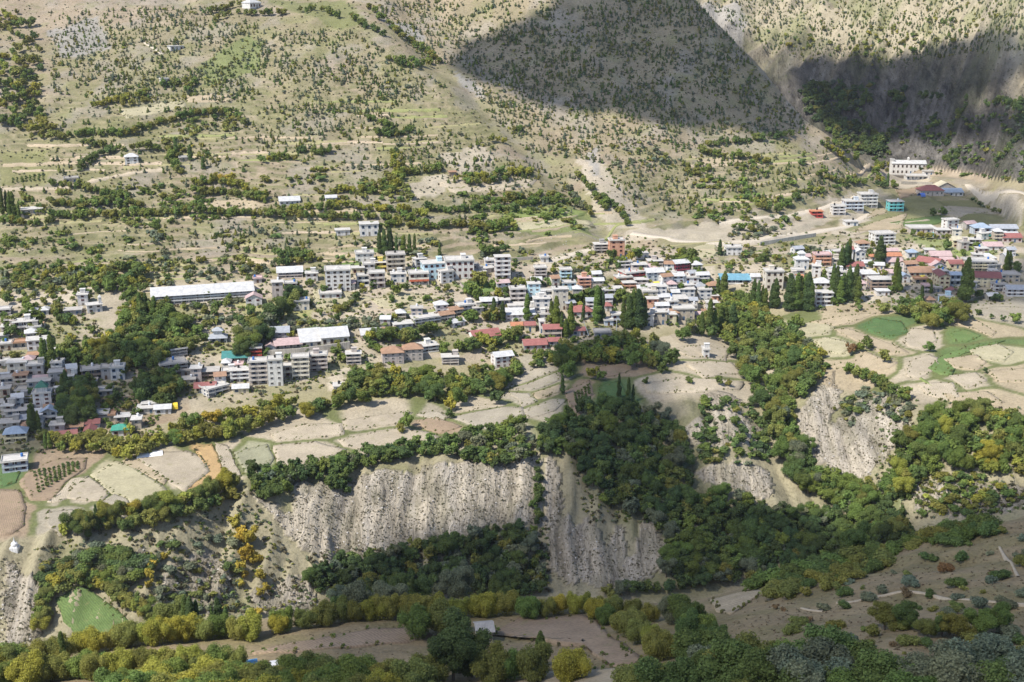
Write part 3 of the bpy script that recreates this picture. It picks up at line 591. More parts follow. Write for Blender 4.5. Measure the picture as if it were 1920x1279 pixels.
RC = dict(w=(.62,.615,.60), f=(.46,.43,.39), F=(.55,.525,.485), g=(.42,.44,.47), b=(.36,.44,.54), r=(.37,.145,.125), R=(.25,.095,.085), p=(.58,.42,.40), u=(.40,.24,.15), G=(.05,.32,.22), T=(.07,.26,.24), o=(.55,.24,.13), c=(.62,.56,.40), C=(.18,.38,.48), d=(.30,.29,.28))
RN = dict(w='white sheet', f='concrete', F='pale', g='grey metal', b='blue-grey metal', r='red', R='dark red-brown', p='faded pink', u='rusty', G='bright green', T='teal-green', o='orange', c='buff', C='blue tarpaulin', d='dark slate')
NUM = ['', 'one', 'two', 'three', 'four', 'five', 'six']
BLD = []
def tank(c):
    b = MB(); b.cyl((0, 0), .55, .58, 0, 1.1, 10); b.cyl((0, 0), .58, .2, 1.1, 1.35, 10); return b.mesh('water_tank', flat_mat('tank_plastic', c, .5))
TANK = tank((.02, .02, .02)); TANKB = tank((.05, .16, .42)); TANKW = tank((.7, .7, .7))
UB = {}
def ubox(name, mat, root, x0, x1, y0, y1, z0, z1):   # a box part from one shared unit mesh
    if mat.name not in UB: b = MB(); b.box(-.5, .5, -.5, .5, -.5, .5); UB[mat.name] = b.mesh('block', mat)
    o = link(name, UB[mat.name], root, ((x0 + x1) / 2, (y0 + y1) / 2, (z0 + z1) / 2)); o.scale = (x1 - x0, y1 - y0, z1 - z0); return o
def zone_b(u, v):
    if v < 345 and u < 1500: return 'high on the hillside'
    if v < 450 and u < 1400: return 'on terraces above the village'
    if v < 450: return 'near the head of the valley'
    if u < 140 and v < 668: return 'by the turquoise cover'
    if u < 300: return 'in the crowded shaded quarter'
    if u < 432 and v > 610: return 'near the red-roofed cream house'
    if u < 690 and v > 605: return 'below the pale metal halls'
    if u < 740 and v < 605: return 'upper row near long school'
    if u < 960 and v < 545: return 'upper row by pale blue block'
    if u < 940: return 'lane above the wood'
    if u < 1125: return 'near the long white hall'
    if u < 1350: return 'in the dense stepped quarter'
    if u < 1690: return 'near the poplar stands'
    return 'near the maroon-roofed school'
def building(uL, uR, vb, ve, form, rc, wc, fl=1, fac='win', sl=-.03, D=None, label=None, name=None, cat=None, extra=None):
    um = (uL + uR) / 2; P = G(um, vb); s = pxm(P[1], vb)
    yaw = math.atan(max(-.5, min(.5, -sl)) * s / (F * abs(P[2]) / P[1] ** 2 + 1e-6)); yaw = max(-.9, min(.9, yaw))
    yaw += -math.atan2(P[0], P[1]) * .35
    W = (uR - uL) / s / max(.6, math.cos(yaw)); H = max(2.6, (vb - ve) / s / .96)
    D = D or max(5.5, min(11, W * .75)); fh = H / fl
    rnd = random.Random(int(uL * 31 + vb * 7)); wcol = WC[wc]; jit = .93 + .12 * rnd.random(); wcol = tuple(round(x * jit, 2) for x in wcol)
    big = fl >= 3 and W > 7
    nm = name or ('apartment_building' if big else ('shed' if fl == 1 and (W < 6 or H < 2.9) else 'house'))
    root = bpy.data.objects.new(nm, None); C.objects.link(root); root.location = P; root.rotation_euler = (0, 0, yaw)
    wm = wall_mat(wcol); metal = form != 'flat'; rm = roof_mat(RC[rc], metal)
    bal = fac == 'bal'; y0 = min(1.5, D * .25) if bal else 0
    b = MB(); b.box(-W / 2, W / 2, y0, D, -4, H); wo_ = link('wall', b.mesh('wall', wm), root)
    b = MB(); b.box(-W / 2 - .12, W / 2 + .12, -.12, D + .1, -4.2, .12); link('plinth', b.mesh('plinth', wall_mat((.36, .33, .29))), root)
    ov = .45; rh = .0
    b = MB(); x0, x1, ya, yb = -W / 2 - ov, W / 2 + ov, -ov - .15, D + ov; th = .14
    if form == 'flat':
        b.box(x0, x1, ya, yb, H + .004, H + .24)
        if rnd.random() < .45: b.box(x0 + .2, x1 - .2, ya + .2, ya + .38, H + .24, H + .75); b.box(x0 + .2, x0 + .38, ya + .38, yb - .2, H + .24, H + .75); b.box(x1 - .38, x1 - .2, ya + .38, yb - .2, H + .24, H + .75); b.box(x0 + .38, x1 - .38, yb - .38, yb - .2, H + .24, H + .75)
    elif form in ('gable', 'shed'):
        rh = (yb - ya) * (.20 if form == 'gable' else .16); ym = (ya + yb) / 2
        if form == 'gable':
            pr = [(ya, H - .1), (ym, H + rh), (yb, H - .1)]
            for (p, q) in ((pr[0], pr[1]), (pr[1], pr[2])):
                b.solid([(x0, p[0], p[1]), (x1, p[0], p[1]), (x1, q[0], q[1]), (x0, q[0], q[1])], [(x0, p[0], p[1] + th), (x1, p[0], p[1] + th), (x1, q[0], q[1] + th), (x0, q[0], q[1] + th)])
            g = MB(); yy = (y0, D)
            for xx in (-W / 2 + .01, W / 2 - .13):
                g = MB(); g.solid([(xx, yy[0], H), (xx, yy[1], H), (xx, ym, H + rh * .86)], [(xx + .12, yy[0], H), (xx + .12, yy[1], H), (xx + .12, ym, H + rh * .86)]); link('gable_wall', g.mesh('gable_wall', wm), wo_)
        else:
            b.solid([(x0, ya, H), (x1, ya, H), (x1, yb, H + rh), (x0, yb, H + rh)], [(x0, ya, H + th), (x1, ya, H + th), (x1, yb, H + rh + th), (x0, yb, H + rh + th)])
            g = MB(); g.box(-W / 2, W / 2, D - .2, D, H, H + rh); link('gable_wall', g.mesh('gable_wall', wm), wo_)
    elif form == 'gablef':
        rh = (x1 - x0) * .24
        for (p, q) in (((x0, H - .1), (0, H + rh)), ((0, H + rh), (x1, H - .1))):
            b.solid([(p[0], ya, p[1]), (q[0], ya, q[1]), (q[0], yb, q[1]), (p[0], yb, p[1])], [(p[0], ya, p[1] + th), (q[0], ya, q[1] + th), (q[0], yb, q[1] + th), (p[0], yb, p[1] + th)])
        for yy in (.0 if not bal else y0, D - .12):
            g = MB(); g.solid([(-W / 2, yy, H), (W / 2, yy, H), (0, yy, H + rh * .86)], [(-W / 2, yy + .12, H), (W / 2, yy + .12, H), (0, yy + .12, H + rh * .86)]); link('gable_wall', g.mesh('gable_wall', wm), wo_)
    elif form == 'hip':
        rh = min(x1 - x0, yb - ya) * .30; hx = max(0.02, (x1 - x0 - (yb - ya)) / 2); ym = (ya + yb) / 2; hy = max(0.0, (yb - ya - (x1 - x0)) / 2) + .02
        e = [(x0, ya), (x1, ya), (x1, yb), (x0, yb)]; t = [(-hx, ym - hy), (hx, ym - hy), (hx, ym + hy), (-hx, ym + hy)]
        b.solid([(p[0], p[1], H - .05) for p in e], [(p[0], p[1], H + th) for p in e]); b.solid([(p[0], p[1], H + th + .002) for p in e], [(p[0], p[1], H + rh) for p in t])
    ro_ = link('roof', b.mesh('roof', rm), root)
    wmesh = rnd.choice(WIN); nw = max(1, min(8, int(W / 3.0)))
    if bal:
        for k in range(fl):
            z = k * fh; bm_ = wall_mat(tuple(min(.8, round(x * 1.08, 2)) for x in wcol))
            if k > 0: ubox('balcony_slab', bm_, root, -W / 2 - .1, W / 2 + .1, -.15, y0 - .004, z - .16, z)
            if k > 0 or rnd.random() < .3: ubox('railing', bm_, root, -W / 2 - .1, W / 2 + .1, -.15, -.03, z + .004, z + fh * .34)
            np_ = max(2, int(W / 3.6) + 1)
            for i in range(np_): x = -W / 2 + .12 + (W - .24) * i / (np_ - 1); ubox('post', bm_, root, x - .13, x + .13, -.02, .24, z, z + fh - .165)
            for i in range(nw):
                o = link('window', wmesh, root, ((i + .5) / nw * W - W / 2, y0, z + fh * .52)); o.scale = (min(1.6, W / nw * .55), 1, fh * .5)
    else:
        for k in range(fl):
            for i in range(nw):
                if k == 0 and i == nw // 2:
                    o = link('door', rnd.choice(DOORS), root, ((i + .5) / nw * W - W / 2, 0, .13)); o.scale = (1.1, 1, fh * .68); continue
                o = link('window', wmesh, root, ((i + .5) / nw * W - W / 2, 0, k * fh + fh * .54)); o.scale = (min(1.5, W / nw * .5), 1, fh * .46)
    if fl >= 2 and uR - uL > 18:                     # side wall towards the sun
        nd_ = max(1, int(D / 4)); sx = -1 if um > 960 - 2000 * math.sin(yaw) else 1
        for k in range(fl):
            for i in range(nd_):
                o = link('window', wmesh, root, (sx * W / 2, y0 + (i + .5) / nd_ * (D - y0), k * fh + fh * .54)); o.scale = (1.1, 1, fh * .42); o.rotation_euler = (0, 0, R_(90) * sx)
    if form == 'flat' and fl >= 2 and rnd.random() < .4 and not extra:
        b = MB(); xx = rnd.uniform(-W * .3, W * .2); b.box(xx, xx + 2.6, D * .45, D * .85, H + .24, H + 2.3); b.box(xx - .2, xx + 2.8, D * .45 - .2, D * .85 + .2, H + 2.304, H + 2.45); link('stair_tower', b.mesh('stair_tower', wm), ro_)
    if form == 'flat' and uR - uL > 14 and rnd.random() < .55:
        tk = rnd.choice((TANK, TANK, TANKB, TANKW)); o = link('water_tank', tk, ro_, (rnd.uniform(-W * .35, W * .35), D * rnd.uniform(.55, .85), H + .24)); o.scale = (1, 1, rnd.uniform(.9, 1.3))
    if form == 'flat' and fl >= 2 and rnd.random() < .3:
        npl = max(2, int(W / 3.2))
        for i in range(npl): x = -W / 2 + .3 + (W - .6) * i / (npl - 1); ubox('roof_pillar', wm, ro_, x - .15, x + .15, D * .3, D * .3 + .3, H + .24, H + 1.2 + rnd.random() * .5)
    if extra: extra(ro_, W, D, H, wm, rm, rh)
    lab = label or '%s-storey %s %s%s, %s %s roof, %s' % (NUM[fl], WN[wc], 'balconied ' if bal else '', 'block' if big else ('shed' if nm == 'shed' else 'house'), RN[rc], {'flat': 'flat', 'gable': 'gabled', 'gablef': 'front-gabled', 'hip': 'hipped', 'shed': 'lean-to'}[form], zone_b(um, vb))
    root['category'] = cat or ('apartment block' if big else ('shed' if nm == 'shed' else 'house'))
    BLD.append((root, lab, um, vb)); return root
def ordinal(n):
    u = ['', 'first', 'second', 'third', 'fourth', 'fifth', 'sixth', 'seventh', 'eighth', 'ninth', 'tenth', 'eleventh', 'twelfth', 'thirteenth', 'fourteenth', 'fifteenth', 'sixteenth', 'seventeenth', 'eighteenth', 'nineteenth']
    if n < 20: return u[n]
    tens = {2: 'twenty', 3: 'thirty', 4: 'forty', 5: 'fifty', 6: 'sixty', 7: 'seventy', 8: 'eighty', 9: 'ninety'}
    if n < 100: return (tens[n // 10] + '-' + u[n % 10]) if n % 10 else tens[n // 10][:-1] + 'ieth'
    return str(n) + ('th' if 10 < n % 100 < 20 else {1: 'st', 2: 'nd', 3: 'rd'}.get(n % 10, 'th'))
def settle(lst, groupname=None):                     # things whose labels coincide are told apart by their order across the photo
    by = {}
    for r in lst: by.setdefault(r[1], []).append(r)
    for lab, rs in by.items():
        rs.sort(key=lambda r: r[2])
        for i, r in enumerate(rs):
            t = lab if len(rs) == 1 else lab + ', %s from left' % ordinal(i + 1)
            r[0]['label'] = t
def ex_cupola(root, W, D, H, wm, rm, rh):
    b = MB(); b.box(-W * .3, W * .3, D * .2, D * .75, H + .24, H + 2.4); link('roof_room', b.mesh('roof_room', wm), root)
    b = MB(); s = W * .36; b.solid([(-s, D * .1, H + 2.4), (s, D * .1, H + 2.4), (s, D * .85, H + 2.4), (-s, D * .85, H + 2.4)], [(-.1, D * .45, H + 5.2), (.1, D * .45, H + 5.2), (.1, D * .55, H + 5.2), (-.1, D * .55, H + 5.2)]); link('pyramid_roof', b.mesh('pyramid_roof', roof_mat((.02, .16, .11), True)), root)
def ex_tower(root, W, D, H, wm, rm, rh):
    b = MB(); b.box(W * .3, W * .5 - .02, D * .2, D * .2 + W * .2, H + .2, H + 3.4); b.solid([(W * .28, D * .2 - .2, H + 3.4), (W * .52, D * .2 - .2, H + 3.4), (W * .52, D * .2 + W * .22, H + 3.4), (W * .28, D * .2 + W * .22, H + 3.4)], [(W * .4, D * .2 + W * .1, H + 5)] * 4) ; link('roof_tower', b.mesh('roof_tower', wm), root)
def ex_tier(root, W, D, H, wm, rm, rh):
    h = H + rh * .75; b = MB(); b.box(-W * .24, W * .24, D * .28, D * .72, H, h + 1.6); link('upper_storey', b.mesh('upper_storey', wm), root)
    b = MB(); e = [(-W * .33, D * .18), (W * .33, D * .18), (W * .33, D * .82), (-W * .33, D * .82)]
    b.solid([(x, y, h + 1.6) for x, y in e], [(x, y, h + 1.72) for x, y in e]); b.solid([(x, y, h + 1.722) for x, y in e], [(x * .25, D * .5 + (y - D * .5) * .25, h + 3.2) for x, y in e]); link('upper_roof', b.mesh('upper_roof', rm), root)
def ex_palace(root, W, D, H, wm, rm, rh):
    b = MB(); b.box(-.8, .8, D * .4, D * .4 + 1.6, H + rh * .8, H + rh + 1.6); b.solid([(-1.1, D * .4 - .3, H + rh + 1.6), (1.1, D * .4 - .3, H + rh + 1.6), (1.1, D * .4 + 1.9, H + rh + 1.6), (-1.1, D * .4 + 1.9, H + rh + 1.6)], [(-.1, D * .4 + .7, H + rh + 3), (.1, D * .4 + .7, H + rh + 3), (.1, D * .4 + .9, H + rh + 3), (-.1, D * .4 + .9, H + rh + 3)]); link('cupola', b.mesh('cupola', wm), root)
    b = MB(); b.box(-W * .5 - 1, -W * .5 + 2.2, 2, 5.2, -1, H + 3); b.box(-W * .5 - 1.4, -W * .5 + 2.6, 1.6, 5.6, H + 3.2, H + 3.5); link('corner_tower', b.mesh('corner_tower', wm), root)
def ex_band(color):
    def f(root, W, D, H, wm, rm, rh):
        b = MB(); b.box(-W / 2 - .02, W / 2 + .02, -.17, -.05, H * .34, H * .52); link('painted_band', b.mesh('painted_band', wall_mat(color)), root)
    return f
def ex_peak(root, W, D, H, wm, rm, rh):
    b = MB(); b.solid([(-2.4, -.4, H + .24), (2.4, -.4, H + .24), (2.4, 2, H + .24), (-2.4, 2, H + .24)], [(-.1, .5, H + 2.4), (.1, .5, H + 2.4), (.1, .9, H + 2.4), (-.1, .9, H + 2.4)]); link('roof_pediment', b.mesh('roof_pediment', wm), root)
B = building
for r in [
 (147,165,573,553,'flat','F','w',3),(55,69,594,584,'hip','w','w',1),(78,91,591,582,'hip','w','w',1),(122,152,591,586,'flat','f','g',1),
 (4,28,626,613,'flat','F','p',2,'bal'),(28,64,623,604,'flat','F','w',2,'bal',-.05),(9,28,606,600,'flat','F','p',1),(54,89,657,638,'flat','F','w',2,'win',-.06),(0,23,658,645,'flat','F','s',1),
 (25,49,656,643,'flat','u','s',1,'bal'),(52,75,676,668,'flat','u','s',1,'bal'),(16,50,701,680,'flat','F','e',2),(53,82,713,685,'flat','F','g',3),(0,25,728,710,'flat','f','p',2,'bal'),(28,52,729,704,'flat','u','s',3,'bal'),
 (54,94,736,715,'flat','f','g',2),(94,118,725,698,'flat','f','g',2),(128,139,724,705,'flat','F','w',2),(156,191,713,694,'flat','f','n',2,'bal',-.08),(191,208,712,690,'flat','f','g',2),(209,234,713,689,'flat','F','w',2),
 (103,120,739,727,'flat','f','n',1,'bal'),(0,19,747,729,'flat','f','s',1,'bal'),(0,20,767,755,'flat','f','g',1),(26,58,761,747,'flat','f','g',2,'bal'),(14,58,789,770,'flat','f','g',2,'bal',-.05),(2,36,807,793,'flat','f','g',2),(40,53,797,786,'gable','g','g',1),
 (10,49,831,813,'hip','b','c',2,'bal'),(96,121,817,797,'flat','f','g',2),(122,155,811,801,'gable','u','k',1),(157,186,805,798,'gable','R','w',1),(159,179,821,808,'gablef','R','w',1),(102,143,830,823,'gable','r','c',1,'win',-.08),
 (173,203,788,777,'flat','F','p',2,'bal'),(205,216,789,780,'flat','u','s',1),(217,243,793,782,'flat','F','s',1,'bal'),(248,265,805,787,'flat','F','s',2),(267,297,767,760,'flat','F','s',1),(259,291,776,768,'flat','F','e',1),(291,320,777,771,'gable','w','w',1),
 (182,210,743,737,'flat','F','g',1),(153,163,722,716,'flat','f','p',1),(169,181,725,718,'flat','f','n',1),(8,50,886,865,'flat','F','k',2,'bal',-.08),
 (305,350,704,683,'flat','f','g',3,'bal',-.12),(340,358,706,695,'flat','f','g',1),(371,410,712,697,'flat','f','n',2,'bal'),(497,542,637,624,'gable','g','g',2),(437,456,697,686,'flat','p','p',1),
 (531,549,709,688,'flat','F','e',2,'bal'),(437,466,738,728,'gable','w','c',1),(342,366,725,712,'flat','f','c',2),(626,655,734,727,'flat','F','w',1),(650,677,684,664,'flat','F','p',3,'bal'),(476,491,531,525,'flat','p','p',1),
 (521,567,522,511,'gable','w','p',2,'bal'),(574,596,528,513,'flat','F','w',2),(668,701,491,476,'flat','F','w',2),(511,531,558,530,'flat','F','p',3),(534,557,545,532,'flat','F','w',2,'bal'),(551,580,582,565,'flat','F','e',2),(533,550,581,571,'flat','u','s',1,'bal'),
 (682,703,510,496,'flat','F','w',2),(704,727,509,493,'flat','F','y',2,'bal'),(660,683,515,503,'flat','F','c',1),(670,693,537,518,'flat','F','w',2,'bal'),(693,722,541,513,'flat','F','p',3,'bal'),(734,762,530,514,'flat','F','w',2),
 (1003,1025,522,503,'flat','F','p',3,'bal'),(1051,1072,526,507,'flat','F','b',3,'bal'),(1055,1080,545,531,'flat','F','b',2),(1085,1108,541,522,'flat','p','o',3,'bal'),(1109,1132,541,527,'gable','w','s',2),(957,986,569,543,'flat','F','p',3,'bal'),
 (1013,1040,557,547,'flat','F','w',2),(1037,1065,581,543,'flat','F','e',4),(953,986,584,573,'flat','F','w',1),(1003,1032,603,590,'flat','F','w',2),(959,980,620,612,'gable','o','t',1),(984,1004,623,610,'gable','r','c',1),(1073,1097,630,620,'gable','r','g',1),(1072,1111,595,585,'hip','r','w',1),
 (1012,1020,625,603,'flat','F','w',2),(1029,1052,649,643,'gable','r','g',1),(829,860,685,670,'flat','F','p',3,'bal'),(786,822,661,649,'flat','F','w',2,'bal',-.12),(679,725,637,627,'gable','w','p',1,'bal',-.07),(740,774,622,608,'flat','F','w',2,'win',-.08),
 (779,826,608,597,'flat','F','w',2,'bal',-.14),(827,852,602,590,'gable','u','p',2,'bal',-.15),(845,868,593,581,'gable','u','p',2,'bal',-.15),(862,893,586,573,'flat','F','w',2,'bal',-.12),(901,932,576,565,'gable','w','p',2,'bal'),(850,872,613,605,'gable','w','w',1,'win',-.2),(932,956,574,563,'flat','F','p',1,'bal'),
 (1115,1141,475,459,'flat','F','g',3,'bal'),(1193,1216,487,476,'flat','F','w',1),(1215,1243,501,490,'flat','F','p',2,'bal'),(1185,1213,511,497,'flat','F','p',2,'bal'),(1173,1212,523,512,'flat','F','r',2,'bal',-.12),(1212,1246,527,511,'gable','w','k',3,'win',-.06),
 (1250,1283,529,518,'gable','w','k',2),(1158,1186,532,521,'flat','F','o',1,'bal',-.08),(1168,1193,542,531,'flat','F','o',2,'bal'),(1190,1215,539,525,'flat','F','p',2,'bal'),(1283,1310,536,521,'flat','F','w',2),(1216,1250,557,538,'flat','F','w',3),(1205,1233,564,547,'flat','F','e',2),
 (1270,1303,557,543,'flat','F','w',2),(1259,1274,557,550,'gable','w','w',1),(1310,1334,564,544,'flat','F','w',3),(1250,1290,577,561,'flat','F','s',2),(1213,1234,579,561,'flat','F','o',2),(1262,1302,601,580,'flat','F','s',2),(1222,1250,609,586,'flat','F','s',2),(1215,1226,603,590,'flat','F','w',1),(1248,1268,609,590,'flat','F','c',2),
 (1325,1346,585,568,'flat','F','w',2,'bal'),(1335,1347,567,555,'flat','F','o',1),(1131,1153,563,545,'flat','F','w',2,'bal'),(1152,1167,553,541,'flat','F','w',2),(1134,1147,584,574,'hip','r','w',1),(1133,1150,611,601,'flat','F','k',1),(1147,1169,607,591,'flat','F','k',2),(1115,1146,636,624,'flat','f','g',1),
 (1408,1425,530,519,'gable','w','w',1),(1435,1468,544,510,'flat','F','e',3),(1362,1391,479,465,'flat','F','w',2),(1528,1558,499,479,'flat','p','o',3,'bal'),(1590,1599,490,468,'gable','r','w',2),(1603,1622,491,473,'gablef','w','w',2),(1586,1620,507,500,'gable','r','w',1),(1617,1635,501,495,'gable','w','w',1),(1632,1643,489,483,'hip','o','s',1),
 (1661,1684,479,471,'gable','p','s',1),(1662,1690,488,481,'gable','o','w',1),(1662,1693,499,491,'gable','p','w',1),(1640,1679,459,440,'flat','F','w',3,'bal',-.06),(1707,1755,438,429,'flat','F','p',1),(1815,1840,463,450,'flat','F','w',2,'bal'),(1702,1721,485,474,'hip','b','w',1),(1745,1784,491,480,'gable','p','s',2),
 (1720,1752,504,492,'gable','r','s',1,'win',.16),(1745,1774,509,499,'gablef','p','w',1),(1764,1798,498,490,'gable','p','w',1),(1780,1811,504,495,'gable','r','c',1),(1814,1868,509,492,'flat','F','c',3,'bal'),(1838,1868,492,486,'hip','w','w',1),(1705,1755,519,513,'gable','u','g',1),
 (1781,1802,537,516,'gable','b','k',2,'bal'),(1876,1912,529,516,'flat','f','s',2),(1888,1922,556,543,'gable','g','w',2,'bal'),(1776,1799,562,548,'gablef','R','s',2),(1738,1753,571,566,'hip','u','s',1),(1731,1744,551,537,'flat','p','p',2,'bal'),(1752,1766,549,541,'flat','f','g',1),(1688,1706,530,519,'gablef','b','w',2),
 (1716,1740,532,524,'flat','u','s',1,'bal'),(1613,1647,523,514,'gable','w','w',1),(1652,1680,521,512,'gable','p','w',1),(1553,1585,529,511,'flat','F','w',3,'bal'),(1526,1558,546,531,'hip','w','w',2),(1493,1505,552,521,'gable','o','w',3),
 (1770,1806,368,361,'gable','b','w',1),(1585,1619,397,379,'flat','F','k',3,'bal'),(1561,1585,404,388,'flat','F','w',3,'bal'),(1521,1543,409,397,'flat','o','r',2,'bal'),(1585,1609,424,416,'flat','F','w',1),
 (337,353,303,297,'flat','F','s',1),(122,146,344,335,'flat','f','s',1),(322,343,95,87,'flat','F','w',1),(303,316,159,149,'flat','F','w',1),(525,562,385,377,'gable','w','w',1),(611,631,379,371,'gable','w','w',1),(42,78,402,393,'flat','F','s',1),(630,656,442,432,'flat','F','w',1),(676,710,443,421,'flat','F','w',2),(843,856,331,323,'flat','u','n',1),(1014,1029,493,483,'flat','F','w',1),
 (1880,1916,455,446,'gable','r','p',1),(1845,1880,470,462,'gable','p','w',1),(600,640,560,552,'flat','F','w',1)]:
    B(*r)
L = lambda *a, **k: building(*a, **k)
L(166,191,586,572,'flat','F','w',2,'win',-.08, label='white two-storey house with a small rooftop tower on its corner', extra=ex_tower)
L(65,97,768,737,'flat','F','w',4,'win', label='tall white four-storey hotel under a dark green pyramid roof', extra=ex_cupola, name='hotel', cat='hotel')
L(78,107,791,773,'gablef','b','w',2,'bal', label='house with wide blue-grey front gable below the white hotel')
L(211,242,818,806,'hip','G','w',1, label='white house with bright green hipped roof behind the hedge')
L(393,425,644,636,'hip','g','w',1,'bal', label='traditional house with two-tier grey slate roof on the grassy knoll', extra=ex_tier, name='house')
L(324,350,672,655,'flat','F','p',3,'bal',-.15, D=14, label='pinkish three-storey block with stepped flat roofs below the knoll')
L(418,468,682,671,'gable','T','c',1,'bal',-.02, label='long cream building with teal-green sheet roof', name='school_building', cat='building')
L(470,491,674,653,'flat','F','r',3,'bal', label='narrow red and white block beside the teal-green roof')
L(565,604,650,641,'gable','w','e',1,'win',-.07,D=20, label='pale metal-roofed hall with lower front eave', name='hall', cat='hall')
L(604,654,648,632,'gable','w','e',1,'win',-.07,D=15, label='pale metal-roofed hall with tall blank front wall', name='hall', cat='hall')
L(499,517,661,651,'gablef','p','w',1,'win',-.03,D=12, label='white gable end of the long pinkish shed below the halls', name='hall', cat='hall')
L(517,565,656,649,'gable','p','e',1,'bal',-.07, label='long low shed with pinkish roof in front of the metal halls', name='hall', cat='hall')
L(433,467,717,695,'flat','F','w',3,'bal', label='white three-storey block at the left end of the tall row')
L(469,502,722,679,'flat','F','p',5,'bal', label='five-storey pinkish balcony block, second of the tall row')
L(504,531,724,675,'flat','F','w',5,'win', label='five-storey white block with blank top wall in the tall row')
L(549,580,713,671,'flat','F','e',5,'bal', label='five-storey ivory balcony block in the tall row')
L(582,614,698,667,'flat','F','p',4,'bal', label='four-storey pink balcony block at the right end of the tall row')
L(366,404,737,729,'gable','r','c',1,'bal', label='cream house with broad red sheet roof', name='house')
L(395,427,740,727,'flat','F','w',2,'bal',-.3, label='white two-storey house angled beside the red-roofed cream house')
L(292,472,566,551,'gable','w','w',3,'bal',-.05,D=15, label='very long white three-storey school with white sheet roof', name='school_building', cat='school')
L(462,491,574,560,'gablef','p','w',2, label='white house with pink front gable at the end of the long school')
L(612,658,546,508,'flat','F','w',5,'win', label='large white five-storey hotel with small roof pediment', extra=ex_peak, name='hotel', cat='hotel')
L(726,760,513,479,'flat','f','s',4,'bal', label='unfinished four-storey sandy frame building with open floors')
L(768,804,535,514,'flat','F','e',2,'bal', label='ivory house with a broad orange painted band', extra=ex_band((.60,.16,.08)))
L(795,836,524,495,'flat','F','b',3,'win',-.06, label='pale blue three-storey block with blank side wall')
L(836,889,523,490,'flat','F','w',3,'win', label='broad white three-storey block next to the pale blue one')
L(929,957,524,483,'flat','F','w',5,'bal', label='narrow five-storey white block with dark balconies above the trees')
L(990,1013,562,533,'flat','F','b',4,'win', label='four-storey pale blue and white block behind the tall thin poplar')
L(948,1003,602,590,'gable','w','w',2,'win',-.03, label='long white hall with gabled white sheet roof behind poplars', name='hall', cat='hall')
L(1001,1031,592,561,'flat','F','w',4,'win', label='white four-storey block with rows of small dark windows')
L(1019,1053,635,617,'gable','r','s',2,'bal', label='stone house with wide red roof and central porch')
L(890,940,640,631,'gable','r','w',1,'win',-.13, label='long low white house with stepped red roof in the trees')
L(983,1026,656,648,'gable','r','g',1,'win',-.05, label='long dark red roofed barrack half hidden by trees')
L(929,963,688,668,'gable','w','w',3,'win',-.12, label='white three-storey house with pale gabled roof at the wood edge')
L(718,757,682,662,'hip','u','p',3,'win',-.06, label='pinkish three-storey block with rusty hipped roof, lower one of two')
L(758,793,676,655,'hip','u','p',3,'win',-.06, label='pinkish three-storey block with rusty hipped roof, upper one of two')
L(1143,1171,482,452,'flat','F','o',4,'win', label='tall salmon-coloured four-storey block by the hill road')
L(1265,1293,513,494,'gable','w','m',3,'bal',-.1, label='maroon three-storey house with white sheet roof')
L(1350,1407,533,525,'gable','C','w',1,'bal',-.01, label='long stall row under bright blue tarpaulin roofs', name='market_stall', cat='stall')
L(1491,1516,506,487,'hip','w','w',2,'win', label='bright white house with two-tier white hipped roof', extra=ex_tier)
L(1755,1782,448,432,'flat','F','p',2, label='pink and white house with turquoise cover beside it')
L(1786,1815,464,451,'gable','c','c',2, label='cream house with pale gabled roof above the green plot')
L(1760,1780,542,519,'gablef','R','c',3,'win', D=13, label='cream three-storey building with steep dark red front gable')
L(1819,1873,539,521,'gable','R','c',3,'win', .02, label='cream school with long maroon roof', name='school_building', cat='school')
L(1764,1789,571,557,'flat','F','b',2, label='white and light blue house front below the dark red gable')
L(1633,1671,545,525,'flat','F','n',3,'bal', label='dark brown three-storey balcony block with two wings')
L(1644,1668,555,546,'flat','w','w',1, label='low white covered shed in front of the brown block')
L(1530,1561,574,550,'flat','F','w',3,'bal', label='white three-storey building with open ground floor by the poplars')
L(1826,1858,441,428,'hip','b','k',1,'bal', label='bus garage with blue-grey hipped roof', name='bus_garage', cat='garage')
L(1858,1908,440,429,'gable','g','k',1,'bal', label='long open bus shed with grey roof', name='bus_shed', cat='shed', D=9)
L(1726,1770,368,358,'hip','r','p',1, label='house with broad red hipped roof below the white palace')
L(1755,1792,360,352,'gablef','c','s',1, label='buff front-gabled building behind the red hipped roof')
L(1672,1734,328,308,'gable','w','w',2,'win',0, label='large white palace-like building with cupola and corner tower', extra=ex_palace, name='palace', cat='palace')
L(1733,1750,330,322,'flat','F','w',1, label='low white wing at the right side of the palace', name='house')
L(1700,1738,338,331,'flat','F','w',1,'bal', 0, label='white arcaded terrace range in front of the palace', name='house')
L(1667,1694,397,379,'flat','F','t',3,'bal', label='turquoise three-storey balcony house among valley head fields')
L(1613,1645,390,366,'flat','F','w',4,'bal', label='tallest white balcony block near the head of the valley')
L(236,259,309,295,'hip','w','w',3, label='white three-storey house with white hipped roof alone on the hillside')
L(471,488,16,6,'hip','w','w',1, label='small white hipped house at the top edge among green trees')
L(1319,1330,671,656,'flat','F','w',2, label='small white hut on the tan terrace beside the gully')
L(896,924,1206,1194,'gable','f','s',1,'win',-.1, label='hut with pale gabled roof beside the big dark tree', name='hut', cat='hut', D=3.6)

